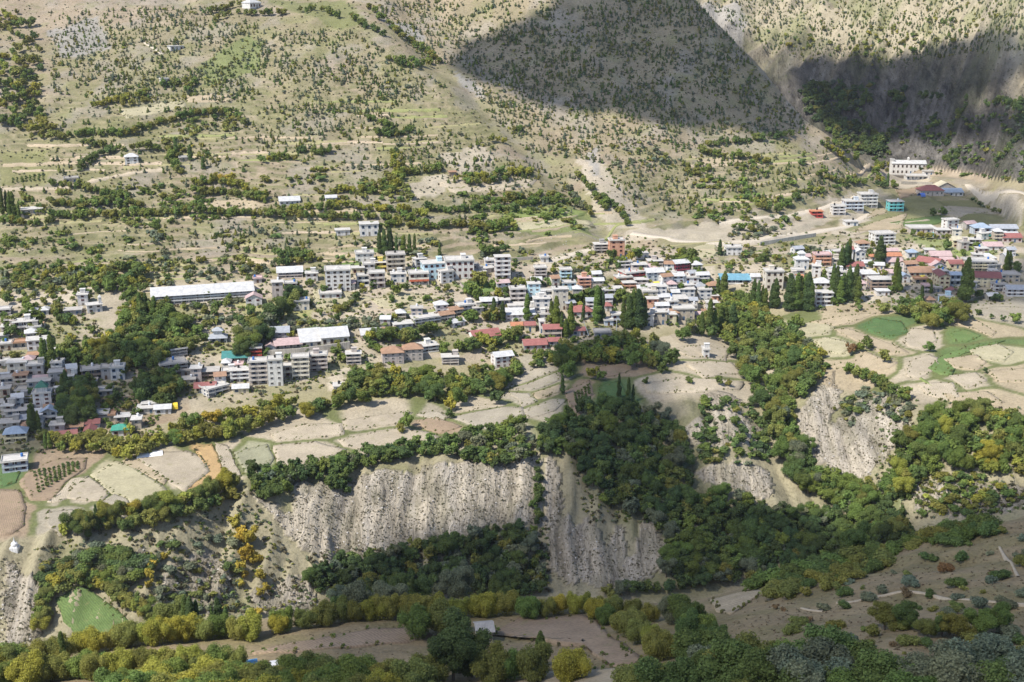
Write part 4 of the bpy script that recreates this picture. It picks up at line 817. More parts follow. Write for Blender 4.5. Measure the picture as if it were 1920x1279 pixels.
# the tightly packed smaller houses in between
def infill(poly, n, seed, gap=1.0):
    rnd = random.Random(seed); us = [p[0] for p in poly]; vv = [p[1] for p in poly]; k = 0
    for _ in range(n * 40):
        if k >= n: break
        u, v = rnd.uniform(min(us), max(us)), rnd.uniform(min(vv), max(vv)); ok = False
        for i in range(len(poly)):
            (x0, y0), (x1, y1) = poly[i], poly[(i + 1) % len(poly)]
            if (y0 > v) != (y1 > v) and u < (x1 - x0) * (v - y0) / (y1 - y0) + x0: ok = not ok
        if not ok or any(abs(u - q[2]) < 19 * gap and abs(v - q[3]) < 8.5 * gap for q in BLD): continue
        wd = rnd.uniform(15, 25); fl = rnd.choice((1, 2, 2, 2, 3)); ft = rnd.choice(('flat', 'flat', 'flat', 'gable', 'gable', 'hip'))
        building(u - wd / 2, u + wd / 2, v, v - fl * rnd.uniform(6.0, 7.2) * 650 / G(u, v)[1], ft, rnd.choice('FFfF' if ft == 'flat' else 'wgupw'), rnd.choice('wwpesewgw'), fl, rnd.choice(('win', 'win', 'bal')), rnd.uniform(-.12, .02)); k += 1
infill([(1165,500),(1300,495),(1345,560),(1345,600),(1215,612),(1200,560)], 26, 1)
infill([(0,590),(70,600),(110,650),(100,690),(60,700),(0,700)], 10, 2); infill([(0,700),(150,705),(150,740),(100,800),(0,830)], 16, 3)
infill([(1690,470),(1900,470),(1915,540),(1860,565),(1740,560),(1690,530)], 18, 4); infill([(640,495),(900,490),(960,520),(880,535),(650,545)], 8, 5)
infill([(940,540),(1130,520),(1150,590),(1050,610),(950,610)], 14, 6); infill([(1480,480),(1690,470),(1690,540),(1500,560)], 16, 7); infill([(300,690),(440,690),(450,735),(330,735)], 6, 8); infill([(1780,425),(1900,430),(1900,465),(1790,465)], 5, 9); infill([(690,600),(900,570),(930,590),(760,640),(690,650)], 6, 10)
settle(BLD)
# ---------------------------------------------------------------- small built things
def at(u, v, lift=0): p = G(u, v); return Vector((p[0], p[1], p[2] + lift))
rt = bpy.data.objects.new('stupa', None); C.objects.link(rt); rt.location = at(28, 1029); rt.scale = (.72, .72, .72); tag(rt, 'small white stupa on the slope edge below the fields', 'stupa')
sm = wall_mat((.76, .75, .73)); b = MB(); b.box(-2, 2, -2, 2, -1.5, 1.2); b.box(-1.6, 1.6, -1.6, 1.6, 1.2, 1.7); link('base', b.mesh('base', sm), rt)
b = MB(); prev = None
for r, z in ((1.5, 1.7), (1.75, 2.3), (1.6, 3.0), (1.1, 3.5), (.6, 3.7)):
    if prev: b.cyl((0, 0), prev[0], r, prev[1], z, 12)
    prev = (r, z)
link('dome', b.mesh('dome', sm), rt); b = MB(); b.box(-.5, .5, -.5, .5, 3.7, 4.2); b.cyl((0, 0), .38, .05, 4.2, 6.2, 8); link('spire', b.mesh('spire', sm), rt)
def tarp(u0, u1, v, d, color, label, h=.8):
    P = at((u0 + u1) / 2, v); s = pxm(P.y, v); W = (u1 - u0) / s; r = bpy.data.objects.new('tarpaulin_shelter', None); C.objects.link(r); r.location = P; r.rotation_euler = (0, 0, .28)
    b = MB(); n = 8
    for i in range(n):
        a0, a1 = math.pi * i / n, math.pi * (i + 1) / n
        p = [(-W / 2, d / 2 - d / 2 * math.cos(a), h * (.35 + math.sin(a))) for a in (a0, a1)]; q = [(W / 2, y, z) for _, y, z in p]
        b.solid([p[0], q[0], q[1], p[1]], [(x, y, z + .05) for x, y, z in (p[0], q[0], q[1], p[1])])
    link('cover', b.mesh('cover', flat_mat('tarpaulin', color, .5)), r)
    b = MB()
    for x in (-W / 2 + .1, 0, W / 2 - .1):
        for y in (.1, d - .1): b.cyl((x, y), .05, .05, -.6, h * .5, 6)
    link('frame', b.mesh('frame', flat_mat('steel_tube', (.3, .3, .3))), r); tag(r, label, 'shelter')
tarp(257, 281, 860, 6, (.8, .8, .8), 'white tunnel cover on the pale field, nearer the hedge bend')
tarp(282, 305, 857, 6, (.8, .8, .8), 'white tunnel cover on the pale field, its twin further along')
tarp(324, 334, 771, 4, (.75, .55, .05), 'yellow tarpaulin shelter at the end of the sandy sheds', 2.5)
tarp(462, 484, 1254, 2.2, (.16, .38, .60), 'small blue tent among the near willows', .8)
tarp(508, 531, 1255, 2.5, (.6, .6, .6), 'low pale tent beside the blue tent among the willows', .6)
tarp(52, 64, 612, 4, (.06, .45, .60), 'turquoise cover on the white balconied row', 2.0)
tarp(1748, 1764, 446, 4, (.12, .50, .58), 'turquoise cover beside the pink and white house', 2.4)
tarp(1726, 1736, 371, 5, (.10, .18, .50), 'blue cover in front of the red hipped house', 2.4)
tarp(40, 52, 699, 4, (.72, .48, .06), 'yellow tarpaulin by the sandy unfinished block', 2.4)
tarp(27, 38, 764, 3.5, (.08, .22, .60), 'blue tarpaulin roof in the crowded lane', 2.4)
tarp(28, 38, 780, 3.5, (.10, .24, .55), 'lower blue tarpaulin in the crowded lane', 2.2)
tarp(1226, 1238, 540, 4, (.74, .60, .06), 'yellow cover in the dense stepped quarter', 2.4)
tarp(1727, 1737, 527, 4, (.66, .55, .06), 'yellow awning over the stalls by the school', 2.2)
def bus(u, v, L_, c1, c2, label, yaw):
    P = at(u, v); r = bpy.data.objects.new('bus', None); C.objects.link(r); r.location = P; r.rotation_euler = (0, 0, yaw); tag(r, label, 'bus', 'buses parked at the bus shed')
    b = MB(); b.box(-L_ / 2, L_ / 2, -1.2, 1.2, .5, 1.6, 1); b.box(-L_ / 2 + .1, L_ / 2 - .25, -1.18, 1.18, 1.604, 3.0); b.box(-L_ / 2 + .3, L_ / 2 - .5, -1.1, 1.1, 3.004, 3.2); link('body', b.mesh('body', flat_mat('bus_paint', c1, .35), flat_mat('bus_paint', c2, .35)), r)
    for s in (-1, 1):
        for i in range(6): b = MB(); x = -L_ / 2 + .6 + i * (L_ - 1.6) / 6; b.box(x, x + (L_ - 1.6) / 6 - .15, s * 1.19 - .02, s * 1.19 + .02, 1.75, 2.65); link('window', b.mesh('window', GLASS), r)
    b = MB(); b.box(L_ / 2 - .27, L_ / 2 - .2, -1.0, 1.0, 1.7, 2.8); link('windscreen', b.mesh('windscreen', GLASS), r)
    for x in (-L_ * .3, L_ * .32):
        for s in (-1.05, 1.05):
            b = MB(); n = 12; ring = [(x + .48 * math.cos(2 * math.pi * i / n), .48 + .48 * math.sin(2 * math.pi * i / n)) for i in range(n)]
            b.solid([(p, s - .14, z) for p, z in ring], [(p, s + .14, z) for p, z in ring]); link('wheel', b.mesh('wheel', flat_mat('tyre', (.02, .02, .02))), r)
bus(1846, 444, 9, (.75, .75, .73), (.05, .35, .30), 'white and green bus parked left of the open bus shed', .2)
bus(1872, 443, 11, (.75, .76, .75), (.06, .42, .45), 'white and turquoise bus in front of the grey bus shed', .05)
bus(1893, 444, 11, (.74, .74, .72), (.55, .56, .56), 'plain white bus at the far end of the bus shed', .05)
def wall_thing(pix, h, th, color, label):
    pts = [at(u, v) for u, v in pix]; b = MB(); o = pts[0].copy()
    for p, q in zip(pts[:-1], pts[1:]):
        d = (q - p); L_ = math.hypot(d.x, d.y); n = Vector((-d.y / L_ * th, d.x / L_ * th, 0)); a = p - o; c = q - o
        b.solid([a - Vector((0, 0, 2)), c - Vector((0, 0, 2)), c + n - Vector((0, 0, 2)), a + n - Vector((0, 0, 2))], [a + Vector((0, 0, h)), c + Vector((0, 0, h)), c + n + Vector((0, 0, h)), a + n + Vector((0, 0, h))])
    x = link('retaining_wall', b.mesh('retaining_wall', wall_mat(color))); x.location = o; tag(x, label, 'wall')
wall_thing([(500,672),(560,668),(610,662),(657,655)], 4.0, .5, (.56, .50, .42), 'long pale retaining wall above the tall balcony row')
wall_thing([(1660,334),(1700,335),(1742,336)], 2.5, .6, (.62, .58, .52), 'white terrace wall in front of the palace')
wall_thing([(1690,345),(1720,346),(1748,347)], 2.2, .6, (.40, .37, .31), 'stone terrace wall below the palace')
wall_thing([(900,495),(960,490),(1000,487)], 2, .5, (.55, .48, .38), 'pale roadside wall right of the broad white block')
wall_thing([(1425,461),(1480,452),(1530,444)], 2.5, .5, (.62, .57, .48), 'pale roadside wall along the valley road')
def mast(u, v, h, label, lean=0):
    P = at(u, v); r = bpy.data.objects.new('utility_pole', None); C.objects.link(r); r.location = P; r.rotation_euler = (0, lean, 0); tag(r, label, 'pole')
    b = MB(); b.cyl((0, 0), .22, .13, -1, h, 8); link('post', b.mesh('post', flat_mat('pole_paint', (.6, .6, .58))), r); b = MB(); b.box(-.8, .8, -.06, .06, h - .6, h - .45); link('crossarm', b.mesh('crossarm', flat_mat('pole_paint', (.5, .5, .48))), r)
mast(1105, 632, 9, 'leaning pale pole beside the grey red-roofed house', -.35)
mast(1156, 622, 7, 'pale pole standing in front of the grey two-storey house')
mast(168, 760, 8, 'pale pole beside the dark poplars of the crowded quarter')
# ---------------------------------------------------------------- vegetation: leaf-clump prototypes
def leaf_mat():
    m, n, b, o = newmat('foliage'); oi = nd(n, 'ShaderNodeObjectInfo'); at_ = nd(n, 'ShaderNodeAttribute', attribute_name='tint')
    c = mix(n, 1.0, oi.outputs['Color'], at_.outputs['Color'], 'MULTIPLY')
    n.links.new(c, b.inputs['Base Color']); b.inputs['Roughness'].default_value = .75; b.inputs['Specular IOR Level'].default_value = .15
    t = nd(n, 'ShaderNodeBsdfTranslucent'); n.links.new(c, t.inputs[0]); ms = nd(n, 'ShaderNodeMixShader'); ms.inputs[0].default_value = .38
    n.links.new(b.outputs[0], ms.inputs[1]); n.links.new(t.outputs[0], ms.inputs[2]); n.links.new(ms.outputs[0], o.inputs[0]); return m
LM = leaf_mat()
BARK = flat_mat('bark', (.20, .165, .125), .9, .1)
def cubesphere(n):
    v = []; f = []
    g = np.linspace(-1, 1, n + 1)
    for ax in range(3):
        for s in (-1, 1):
            o = len(v)
            for i in range(n + 1):
                for j in range(n + 1):
                    p = [0, 0, 0]; p[ax] = s; p[(ax + 1) % 3] = g[i] * s; p[(ax + 2) % 3] = g[j]; p = np.array(p, float); v.append(p / np.linalg.norm(p))
            for i in range(n):
                for j in range(n): a = o + i * (n + 1) + j; f.append((a, a + n + 1, a + n + 2, a + 1))
    return np.array(v), np.array(f)
def lobes(kind, rs):
    L_ = []
    if kind == 'broad':
        L_.append((0, 0, .54, .22, .27)); sk = (rs.rand(2) - .5) * .3
        for i in range(15):
            a = rs.rand() * 6.28; r = .10 + .24 * rs.rand(); z = .28 + .58 * rs.rand(); q = .07 + .12 * rs.rand(); L_.append((r * math.cos(a) * (1.15 - .5 * abs(z - .5)), r * math.sin(a) * (1.15 - .5 * abs(z - .5)), z, q, q * 1.05))
    elif kind == 'poplar':
        for i in range(13):
            z = .12 + .84 * i / 12; pr = (.022 + .075 * math.sin(min(1, max(.0, (1.02 - z) / .85)) ** .75 * 1.75)) * (.7 + .6 * rs.rand()); L_.append(((rs.rand() - .5) * .085 * (1.1 - z) + .02 * z, (rs.rand() - .5) * .085 * (1.1 - z), z, pr, .06 + .05 * rs.rand()))
    elif kind == 'conifer':
        for i in range(9):
            z = .12 + .80 * i / 8; r = .27 * (1 - z) + .035
            for k in range(2): a = rs.rand() * 6.28; L_.append((r * .35 * math.cos(a), r * .35 * math.sin(a), z, r * .75, .075))
    elif kind == 'willow':
        L_.append((0, 0, .42, .33, .40))
        for i in range(13):
            a = rs.rand() * 6.28; r = .18 + .22 * rs.rand(); z = .30 + .42 * rs.rand(); L_.append((r * math.cos(a), r * math.sin(a), z, .12 + .07 * rs.rand(), .17 + .08 * rs.rand()))
    else:
        for i in range(6):
            a = rs.rand() * 6.28; r = .42 * rs.rand() ** .5; L_.append((r * math.cos(a), r * math.sin(a), .34 + .25 * rs.rand(), .24 + .14 * rs.rand(), .26 + .1 * rs.rand()))
    return np.array(L_)
def crown(kind, seed, nleaf, size, cn=2):
    rs = np.random.RandomState(seed); L_ = lobes(kind, rs); V = []; Q = []; T = []; nv = 0
    sv, sf = cubesphere(cn)
    for c in L_:                                    # inner mass
        k = .80 + .22 * rs.rand(len(sv)); p = sv * np.array((c[3], c[3], c[4])) * k[:, None] * .86 + c[:3]
        V.append(p); Q.append(sf + nv); nv += len(p); T.append(np.repeat(.75 + .25 * rs.rand(), len(p)))
    w_ = L_[:, 3] * L_[:, 4]; w_ = w_ / w_.sum(); ch = rs.choice(len(L_), nleaf, p=w_); c = L_[ch]
    d = rs.normal(size=(nleaf, 3)); d[:, 2] = d[:, 2] * .9 + .15; d /= np.linalg.norm(d, axis=1)[:, None]
    p = c[:, :3] + d * np.stack([c[:, 3], c[:, 3], c[:, 4]], 1) * (.82 + .36 * rs.rand(nleaf))[:, None]
    keep = np.ones(nleaf, bool)
    for l in L_: keep &= (((p - l[:3]) / np.array((l[3], l[3], l[4]))) ** 2).sum(1) > .55
    p = p[keep]; d = d[keep]; n = len(p)
    nr = d + np.array((0, 0, .25)) + (.75 if nleaf > 5000 else .45) * rs.normal(size=(n, 3)); nr /= np.linalg.norm(nr, axis=1)[:, None]
    tg = np.cross(nr, rs.normal(size=(n, 3))); tg /= np.linalg.norm(tg, axis=1)[:, None] + 1e-9
    if kind in ('poplar', 'willow'): tg = tg * .5 + np.array((0, 0, .8)); tg -= nr * (tg * nr).sum(1)[:, None]; tg /= np.linalg.norm(tg, axis=1)[:, None] + 1e-9
    bt = np.cross(nr, tg); s = size * (.65 + .7 * rs.rand(n))[:, None]; el = 1.5 if kind in ('poplar', 'willow') else 1.15
    a = tg * s * el; b_ = bt * s * .8
    q = np.stack([p - a, p + b_ * .9 - a * .1, p + a, p - b_ * .9 + a * .15], 1).reshape(-1, 3)
    V.append(q); Q.append(np.arange(len(q)).reshape(-1, 4) + nv); T.append(np.repeat(.70 + .62 * rs.rand(n), 4))
    V = np.concatenate(V); V[:, 2] = np.maximum(V[:, 2], .01)
    return V, np.concatenate(Q), np.concatenate(T)
def trunk_geo(kind, seed, n=6):
    rs = np.random.RandomState(seed + 900); V = []; Q = []
    def tube(a, b, r0, r1):
        o = len(V); a = np.array(a); b = np.array(b); d = (b - a) / np.linalg.norm(b - a); x = np.cross(d, (0.3, .9, .1)); x /= np.linalg.norm(x); y = np.cross(d, x)
        for p, r in ((a, r0), (b, r1)):
            for i in range(n): t = 6.283 * i / n; V.append(p + r * (math.cos(t) * x + math.sin(t) * y))
        for i in range(n): j = (i + 1) % n; Q.append((o + i, o + j, o + n + j, o + n + i))
    if kind == 'poplar': tube((0, 0, -.05), (0, 0, .55), .017, .011); tube((0, 0, .55), (.01, 0, .9), .011, .003)
    elif kind == 'conifer': tube((0, 0, -.05), (0, 0, .9), .03, .006)
    else:
        top = .42; tube((0, 0, -.08), (.01, .01, .25), .036, .026); tube((.01, .01, .25), (.0, .02, top + .2), .026, .012)
        for i in range(4): a = rs.rand() * 6.28; tube((.01, .01, .2 + .05 * i), (.22 * math.cos(a), .22 * math.sin(a), .45 + .08 * i), .016, .006)
    return np.array(V), np.array(Q)
LOD = {'near': (9000, .0155, 3), 'mid': (1900, .033, 2), 'low': (420, .062, 2), 'tiny': (46, .15, 1)}
PRO = {}
def proto(kind, lod, var):
    k = (kind, lod, var)
    if k not in PRO:
        n, s, cn = LOD[lod]
        if kind == 'poplar': s *= .72
        if kind == 'shrub': s *= 1.6; n = int(n * .6)
        PRO[k] = crown(kind, var * 13 + len(kind), n, s, cn)
    return PRO[k]
CME = {}
def crown_mesh(kind, lod, var, with_trunk):
    k = (kind, lod, var, with_trunk)
    if k not in CME:
        V, Q, T = proto(kind, lod, var); mi = np.zeros(len(Q), int)
        if with_trunk:
            tv, tq = trunk_geo(kind, var, 4); Q = np.concatenate([Q, tq + len(V)]); V = np.concatenate([V, tv]); T = np.concatenate([T, np.ones(len(tv))]); mi = np.concatenate([mi, np.ones(len(tq), int)])
        CME[k] = fastmesh('crown', V, Q, [LM, BARK], mi, np.repeat(T[:, None], 3, 1))
    return CME[k]
TME = {}
def trunk_mesh(kind, var):
    if (kind, var) not in TME: v, q = trunk_geo(kind, var); TME[(kind, var)] = fastmesh('trunk', v, q, [BARK])
    return TME[(kind, var)]
TINT = {'green': (.180, .240, .058), 'dark green': (.100, .145, .052), 'olive': (.240, .245, .064), 'yellow-green': (.33, .325, .060), 'golden': (.44, .35, .06), 'grey-green': (.195, .220, .135), 'rusty': (.25, .16, .075), 'deep green': (.140, .192, .056)}
PL = []
def plant(kind, u, v, h, asp, tint, zone, base=True):
    P = G(u, v); s = pxm(P[1], v); c = TINT[tint]; j = .82 + .36 * random.random(); k = (random.random() - .5) * .22
    col_ = (c[0] * j * (1 + k), c[1] * j, c[2] * j * (1 - k))
    PL.append(dict(kind=kind, P=P, h=h, asp=asp, tint=tint, col=col_, zone=zone, px=h * s * (1 + asp) * .5, u=u, v=v))
def pick(d):
    r = random.random() * sum(d.values())
    for k, x in d.items():
        r -= x
        if r <= 0: return k
    return k
MIXG = {'green': 3, 'deep green': 3, 'olive': 3, 'yellow-green': 1}; MIXD = {'dark green': 4, 'deep green': 4, 'green': 2, 'olive': 1, 'grey-green': 1}
MIXY = {'olive': 3, 'yellow-green': 4, 'green': 2, 'golden': .4}; MIXS = {'grey-green': 5, 'deep green': 1, 'olive': 1.5}; MIXH = {'green': 2, 'deep green': 3, 'olive': 2, 'grey-green': 1}
def row(kind, pix, step, h, tints, zone, asp=(.75, 1.3), jit=3, shift=0):
    for (u0, v0), (u1, v1) in zip(pix[:-1], pix[1:]):
        n = max(1, int(math.hypot(u1 - u0, (v1 - v0) * 1.5) / step))
        for i in range(n):
            q = (i + random.random() * .7) / n
            plant(kind, u0 + (u1 - u0) * q + random.uniform(-jit, jit), v0 + (v1 - v0) * q + random.uniform(-jit, jit) * .5 + shift, random.uniform(*h), random.uniform(*asp), pick(tints), zone)
def inp(u, v, p):
    r = False
    for i in range(len(p)):
        (x0, y0), (x1, y1) = p[i], p[(i + 1) % len(p)]
        if (y0 > v) != (y1 > v) and u < (x1 - x0) * (v - y0) / (y1 - y0) + x0: r = not r
    return r
def wood(kind, pix, step, h, tints, zone, asp=(.75, 1.35), dens=1.0, vs_=.55, clump=0, shift=True, cth=.5):
    us = [p[0] for p in pix]; vv = [p[1] for p in pix]; v = min(vv)
    while v < max(vv):
        u = min(us) + random.uniform(0, step)
        while u < max(us):
            a, b_ = u + random.uniform(-.45, .45) * step, v + random.uniform(-.45, .45) * step * vs_
            if inp(a, b_, pix) and random.random() < dens and (not clump or fbm(np.array([a / clump]), np.array([b_ / clump * 1.6]), 51, 3)[0] > cth):
                hh = random.uniform(h[0] * .75, h[1] * 1.1)
                if shift:
                    P = G(a, b_); sh = hh * pxm(P[1], b_) * .45
                else: sh = 0
                plant(kind, a, b_ + sh, hh, random.uniform(*asp), pick(tints), zone)
            u += step
        v += step * vs_
T = plant
# --- woods and groves around the village
wood('broad', [(645,705),(700,690),(760,692),(830,700),(900,690),(960,680),(1010,662),(1100,638),(1180,622),(1240,640),(1215,690),(1180,678),(1100,680),(1060,680),(1000,690),(945,715),(905,725),(860,750),(830,745),(760,735),(700,745),(645,755),(600,765),(562,770),(560,760),(605,745),(640,735)], 17, (6, 9), MIXG, 'wood between the village and the fields', vs_=.6)
row('broad', [(100,838),(170,838),(240,848),(300,838),(350,832),(430,822),(500,800),(548,782)], 11, (6, 8.5), MIXY, 'hedge line behind the pale fields')
row('broad', [(320,815),(380,800),(450,785),(520,770),(560,760)], 12, (5.5, 8), MIXY, 'upper hedge line behind the pale fields')
row('broad', [(110,848),(200,852),(240,860),(290,848)], 16, (5, 7), MIXY, 'hedge line behind the pale fields')
wood('broad', [(230,560),(300,560),(345,590),(375,610),(385,640),(350,655),(320,655),(300,685),(262,680),(200,685),(130,675),(90,655),(100,640),(150,650),(200,640),(230,600)], 17, (6, 9.5), MIXG, 'grove below the long school', vs_=.6)
wood('broad', [(250,722),(330,690),(340,720),(325,755),(290,755),(250,742)], 15, (6, 9), MIXD, 'grove beside the sapling plot')
wood('broad', [(118,745),(150,705),(165,725),(172,778),(125,792),(108,785)], 13, (7, 11), MIXD, 'dark clump in the crowded quarter')
wood('broad', [(440,655),(470,600),(500,580),(550,552),(568,545),(562,562),(520,590),(500,610),(490,645),(455,662)], 15, (7, 11), MIXD, 'dark tree belt beside the pinkish shed')
wood('broad', [(1065,765),(1150,745),(1250,775),(1288,840),(1298,940),(1340,915),(1420,940),(1500,960),(1560,950),(1620,960),(1680,905),(1690,955),(1715,990),(1620,1022),(1500,1042),(1380,1078),(1260,1090),(1242,1055),(1262,1000),(1195,960),(1150,940),(1082,865),(1002,835),(1002,805)], 19, (5, 9), MIXD, 'ravine wood', vs_=.62)
wood('broad', [(1370,565),(1420,585),(1500,605),(1520,650),(1560,690),(1540,715),(1500,735),(1482,760),(1500,800),(1520,862),(1580,905),(1640,900),(1640,945),(1560,945),(1480,895),(1450,815),(1420,735),(1390,675),(1350,625),(1290,620),(1250,650),(1212,688),(1232,642),(1282,612)], 17, (5.5, 9.5), {'green': 4, 'deep green': 3, 'grey-green': 1.5, 'olive': 3}, 'side gully wood', vs_=.62)
wood('broad', [(1680,835),(1720,775),(1800,762),(1905,770),(1960,800),(1960,895),(1850,875),(1760,862),(1700,915),(1650,930),(1660,880)], 21, (6, 9.5), {'green': 3, 'deep green': 3, 'olive': 2, 'yellow-green': .6}, 'wood below the right-hand fields', vs_=.62)
for dv in (0, 9, 18): row('broad', [(470,893+dv),(520,893+dv),(600,882+dv),(680,862+dv),(760,842+dv),(850,834+dv),(900,818+dv),(985,802+dv)], 17, (4.5, 7.5), MIXD, 'cliff-top thicket', jit=5)
wood('broad', [(470,900),(540,880),(545,910),(510,930),(480,915)], 14, (4, 7), MIXD, 'cliff-top thicket')
wood('broad', [(610,900),(650,870),(670,890),(650,920),(620,920)], 14, (3, 6), MIXD, 'cliff-top thicket')
wood('broad', [(850,850),(930,830),(1000,815),(990,850),(930,870),(880,862)], 13, (3, 6), MIXD, 'cliff-top thicket')
row('broad', [(120,1008),(200,985),(260,975),(330,955),(400,930),(452,912)], 13, (6, 10), {'olive': 4, 'yellow-green': 2, 'deep green': 3, 'golden': .6}, 'tree line under the straw-coloured field', jit=6)
row('broad', [(210,1000),(300,985),(380,960),(440,940)], 15, (5, 8), {'olive': 3, 'deep green': 3, 'golden': 1}, 'tree line under the straw-coloured field', jit=8)
for u, v, h in [(455,1015,7),(470,1025,8),(463,1050,7),(480,1060,6),(488,1088,5),(440,990,6),(450,1075,6),(500,1110,4),(285,1068,5),(280,1085,5),(308,1052,4),(452,1102,4),(460,1085,4),(280,1105,4),(485,1155,4),(488,1118,4)]: T('broad', u, v, h, .95, 'golden', 'golden trees on the left bank')
wood('broad', [(575,1075),(640,1045),(760,1025),(850,1003),(960,983),(1012,1003),(1030,1060),(1028,1088),(1000,1105),(900,1108),(800,1118),(700,1138),(620,1138)], 20, (4, 8), {'dark green': 4, 'deep green': 3, 'grey-green': 3, 'olive': 2}, 'thicket at the foot of the scree', vs_=.62)
row('broad', [(1130,1118),(1250,1112),(1400,1088),(1550,1050),(1640,1025),(1700,1010)], 20, (5, 8), MIXD, 'ravine edge behind the near ridge', jit=6)
row('broad', [(78,1190),(80,1155),(95,1115),(120,1098),(165,1096),(200,1116),(240,1144),(290,1172),(332,1186)], 14, (5, 7.5), {'green': 3, 'olive': 3, 'yellow-green': 1}, 'hedge round the green plot', jit=4)
row('broad', [(180,1090),(215,1120),(260,1150),(310,1180)], 14, (5, 7.5), {'green': 3, 'olive': 3}, 'hedge round the green plot', jit=4)
wood('shrub', [(75,1060),(190,1020),(300,1050),(210,1110),(140,1080),(90,1110)], 13, (2, 4), MIXD, 'bushy bank below the stupa', vs_=.6)
wood('shrub', [(300,1010),(440,990),(470,1080),(440,1140),(330,1170),(290,1120)], 17, (1.2, 3), MIXS, 'stony bank beside the golden trees', vs_=.6, dens=.6)
wood('broad', [(1642,568),(1700,552),(1742,570),(1792,570),(1825,582),(1800,598),(1740,603),(1690,588),(1650,583)], 21, (8, 11), {'green': 3, 'olive': 3, 'deep green': 2}, 'big trees at the top of the right-hand fields', vs_=.55)
row('broad', [(1380,595),(1420,605),(1470,618),(1500,610)], 17, (6, 9), MIXY, 'trees in front of the first poplar stand', jit=6)
row('broad', [(1480,640),(1500,665),(1540,690),(1530,660)], 14, (5, 8), {'olive': 3, 'yellow-green': 2, 'golden': .15}, 'yellowing trees by the straw plot', jit=6)
row('broad', [(1590,700),(1630,715),(1660,735),(1710,755)], 12, (6, 8), {'deep green': 3, 'green': 2, 'olive': 1}, 'tree row at the brink of the right scree', jit=3)
row('broad', [(1240,690),(1260,680),(1240,700)], 12, (6, 9), MIXG, 'trees left of the tan terraces', jit=5)
for u, v, h, t in [(1595,665,6,'rusty'),(1610,660,6,'green'),(1625,655,7,'deep green'),(1658,680,7,'olive'),(1742,660,6,'green'),(763,806,8,'green'),(750,812,5,'olive'),(843,770,7,'yellow-green'),(843,785,5,'deep green'),(745,555,7,'green'),(660,572,5,'grey-green'),(628,572,4,'deep green'),(1292,860-140,4,'deep green'),(1348,722,5,'deep green'),(1366,726,4,'olive'),(1210,722,4,'green'),(932,758,8,'dark green'),(1065,708,9,'green'),(1110,712,7,'yellow-green'),(1127,714,6,'green'),(1838,760,4,'deep green'),(1847,700,3,'dark green'),(1725,490,6,'grey-green'),(1775,470,8,'deep green'),(1632,484,7,'deep green'),(1548,520,6,'green'),(1688,548,5,'green'),(1835,560,6,'dark green'),(1866,566,6,'dark green'),(1655,520,6,'olive'),(1700,500,5,'deep green'),(1905,510,7,'deep green'),(220,752,6,'dark green'),(470,595,5,'dark green'),(780,520,6,'green'),(797,516,6,'green'),(905,585,6,'green')]:
    T('broad', u, v, h, 1.0, t, 'single trees among the houses and plots')
row('broad', [(680,650),(730,640),(760,645)], 12, (6, 9), MIXG, 'trees above the rusty roofs', jit=6); row('broad', [(750,645),(800,630),(820,625)], 11, (6, 9), MIXG, 'trees above the rusty roofs', jit=6)
row('broad', [(830,665),(880,660),(930,650),(980,640)], 13, (6, 9), MIXG, 'trees around the stepped red roof', jit=8)
row('broad', [(870,610),(900,600),(940,605)], 12, (5, 8), MIXG, 'trees around the stepped red roof', jit=8)
row('broad', [(1080,575),(1110,560),(1160,560),(1180,575)], 12, (6, 8), MIXG, 'trees behind the middle poplars', jit=6)
row('broad', [(895,530),(915,545),(935,545)], 12, (6, 9), MIXG, 'trees under the narrow white block', jit=7); row('broad', [(870,550),(915,570),(960,545),(1010,540)], 14, (5, 8), MIXG, 'trees under the narrow white block', jit=7)
row('broad', [(1135,480),(1165,500),(1190,490),(1210,490)], 12, (6, 9), MIXG, 'trees below the salmon block', jit=7)
row('broad', [(1290,500),(1310,520),(1335,560)], 9, (4, 6), {'green': 2, 'deep green': 1}, 'green stream line beside the stepped quarter', jit=3)
wood('broad', [(1250,480),(1300,470),(1310,490),(1270,500)], 13, (5, 8), MIXG, 'trees above the maroon house')
wood('broad', [(1350,545),(1420,560),(1440,590),(1380,600),(1350,580)], 14, (6, 8), MIXG, 'trees below the blue stalls')
wood('shrub', [(1490,460),(1560,470),(1570,490),(1530,480),(1490,475)], 10, (2.5, 4), MIXS, 'bushes above the two-tier white house')
wood('broad', [(0,590),(60,570),(130,575),(160,600),(90,625),(30,640)], 18, (4, 6.5), MIXG, 'trees in the hamlet by the blue cover', dens=.6)
wood('broad', [(200,500),(270,480),(290,520),(250,560),(190,545)], 17, (5, 8), MIXG, 'trees left of the long school', dens=.8)
row('shrub', [(345,580),(400,572),(460,565)], 8, (2, 3.5), MIXS, 'bushes along the front of the long school'); row('shrub', [(370,600),(450,598),(380,612)], 8, (2, 3.5), MIXS, 'bushes below the long school')
row('shrub', [(500,618),(600,622),(700,612),(780,605)], 8, (2, 4), MIXS, 'bush belt below the straw plot', jit=6); row('shrub', [(540,610),(650,606),(760,600)], 8, (2, 3.5), MIXS, 'bush belt below the straw plot', jit=5)
wood('shrub', [(1560,760),(1620,720),(1720,760),(1700,800),(1640,760),(1590,800)], 13, (1.5, 3.5), MIXS, 'bushes on the right scree', dens=.7)
wood('shrub', [(1100,840),(1240,860),(1250,960),(1130,950)], 14, (1.5, 3), MIXD, 'bushes on the shaded spur', dens=.6)
wood('shrub', [(1300,740),(1400,750),(1470,800),(1440,870),(1310,870)], 15, (1.5, 3.5), MIXD, 'bushes on the pale scree patches', dens=.7)
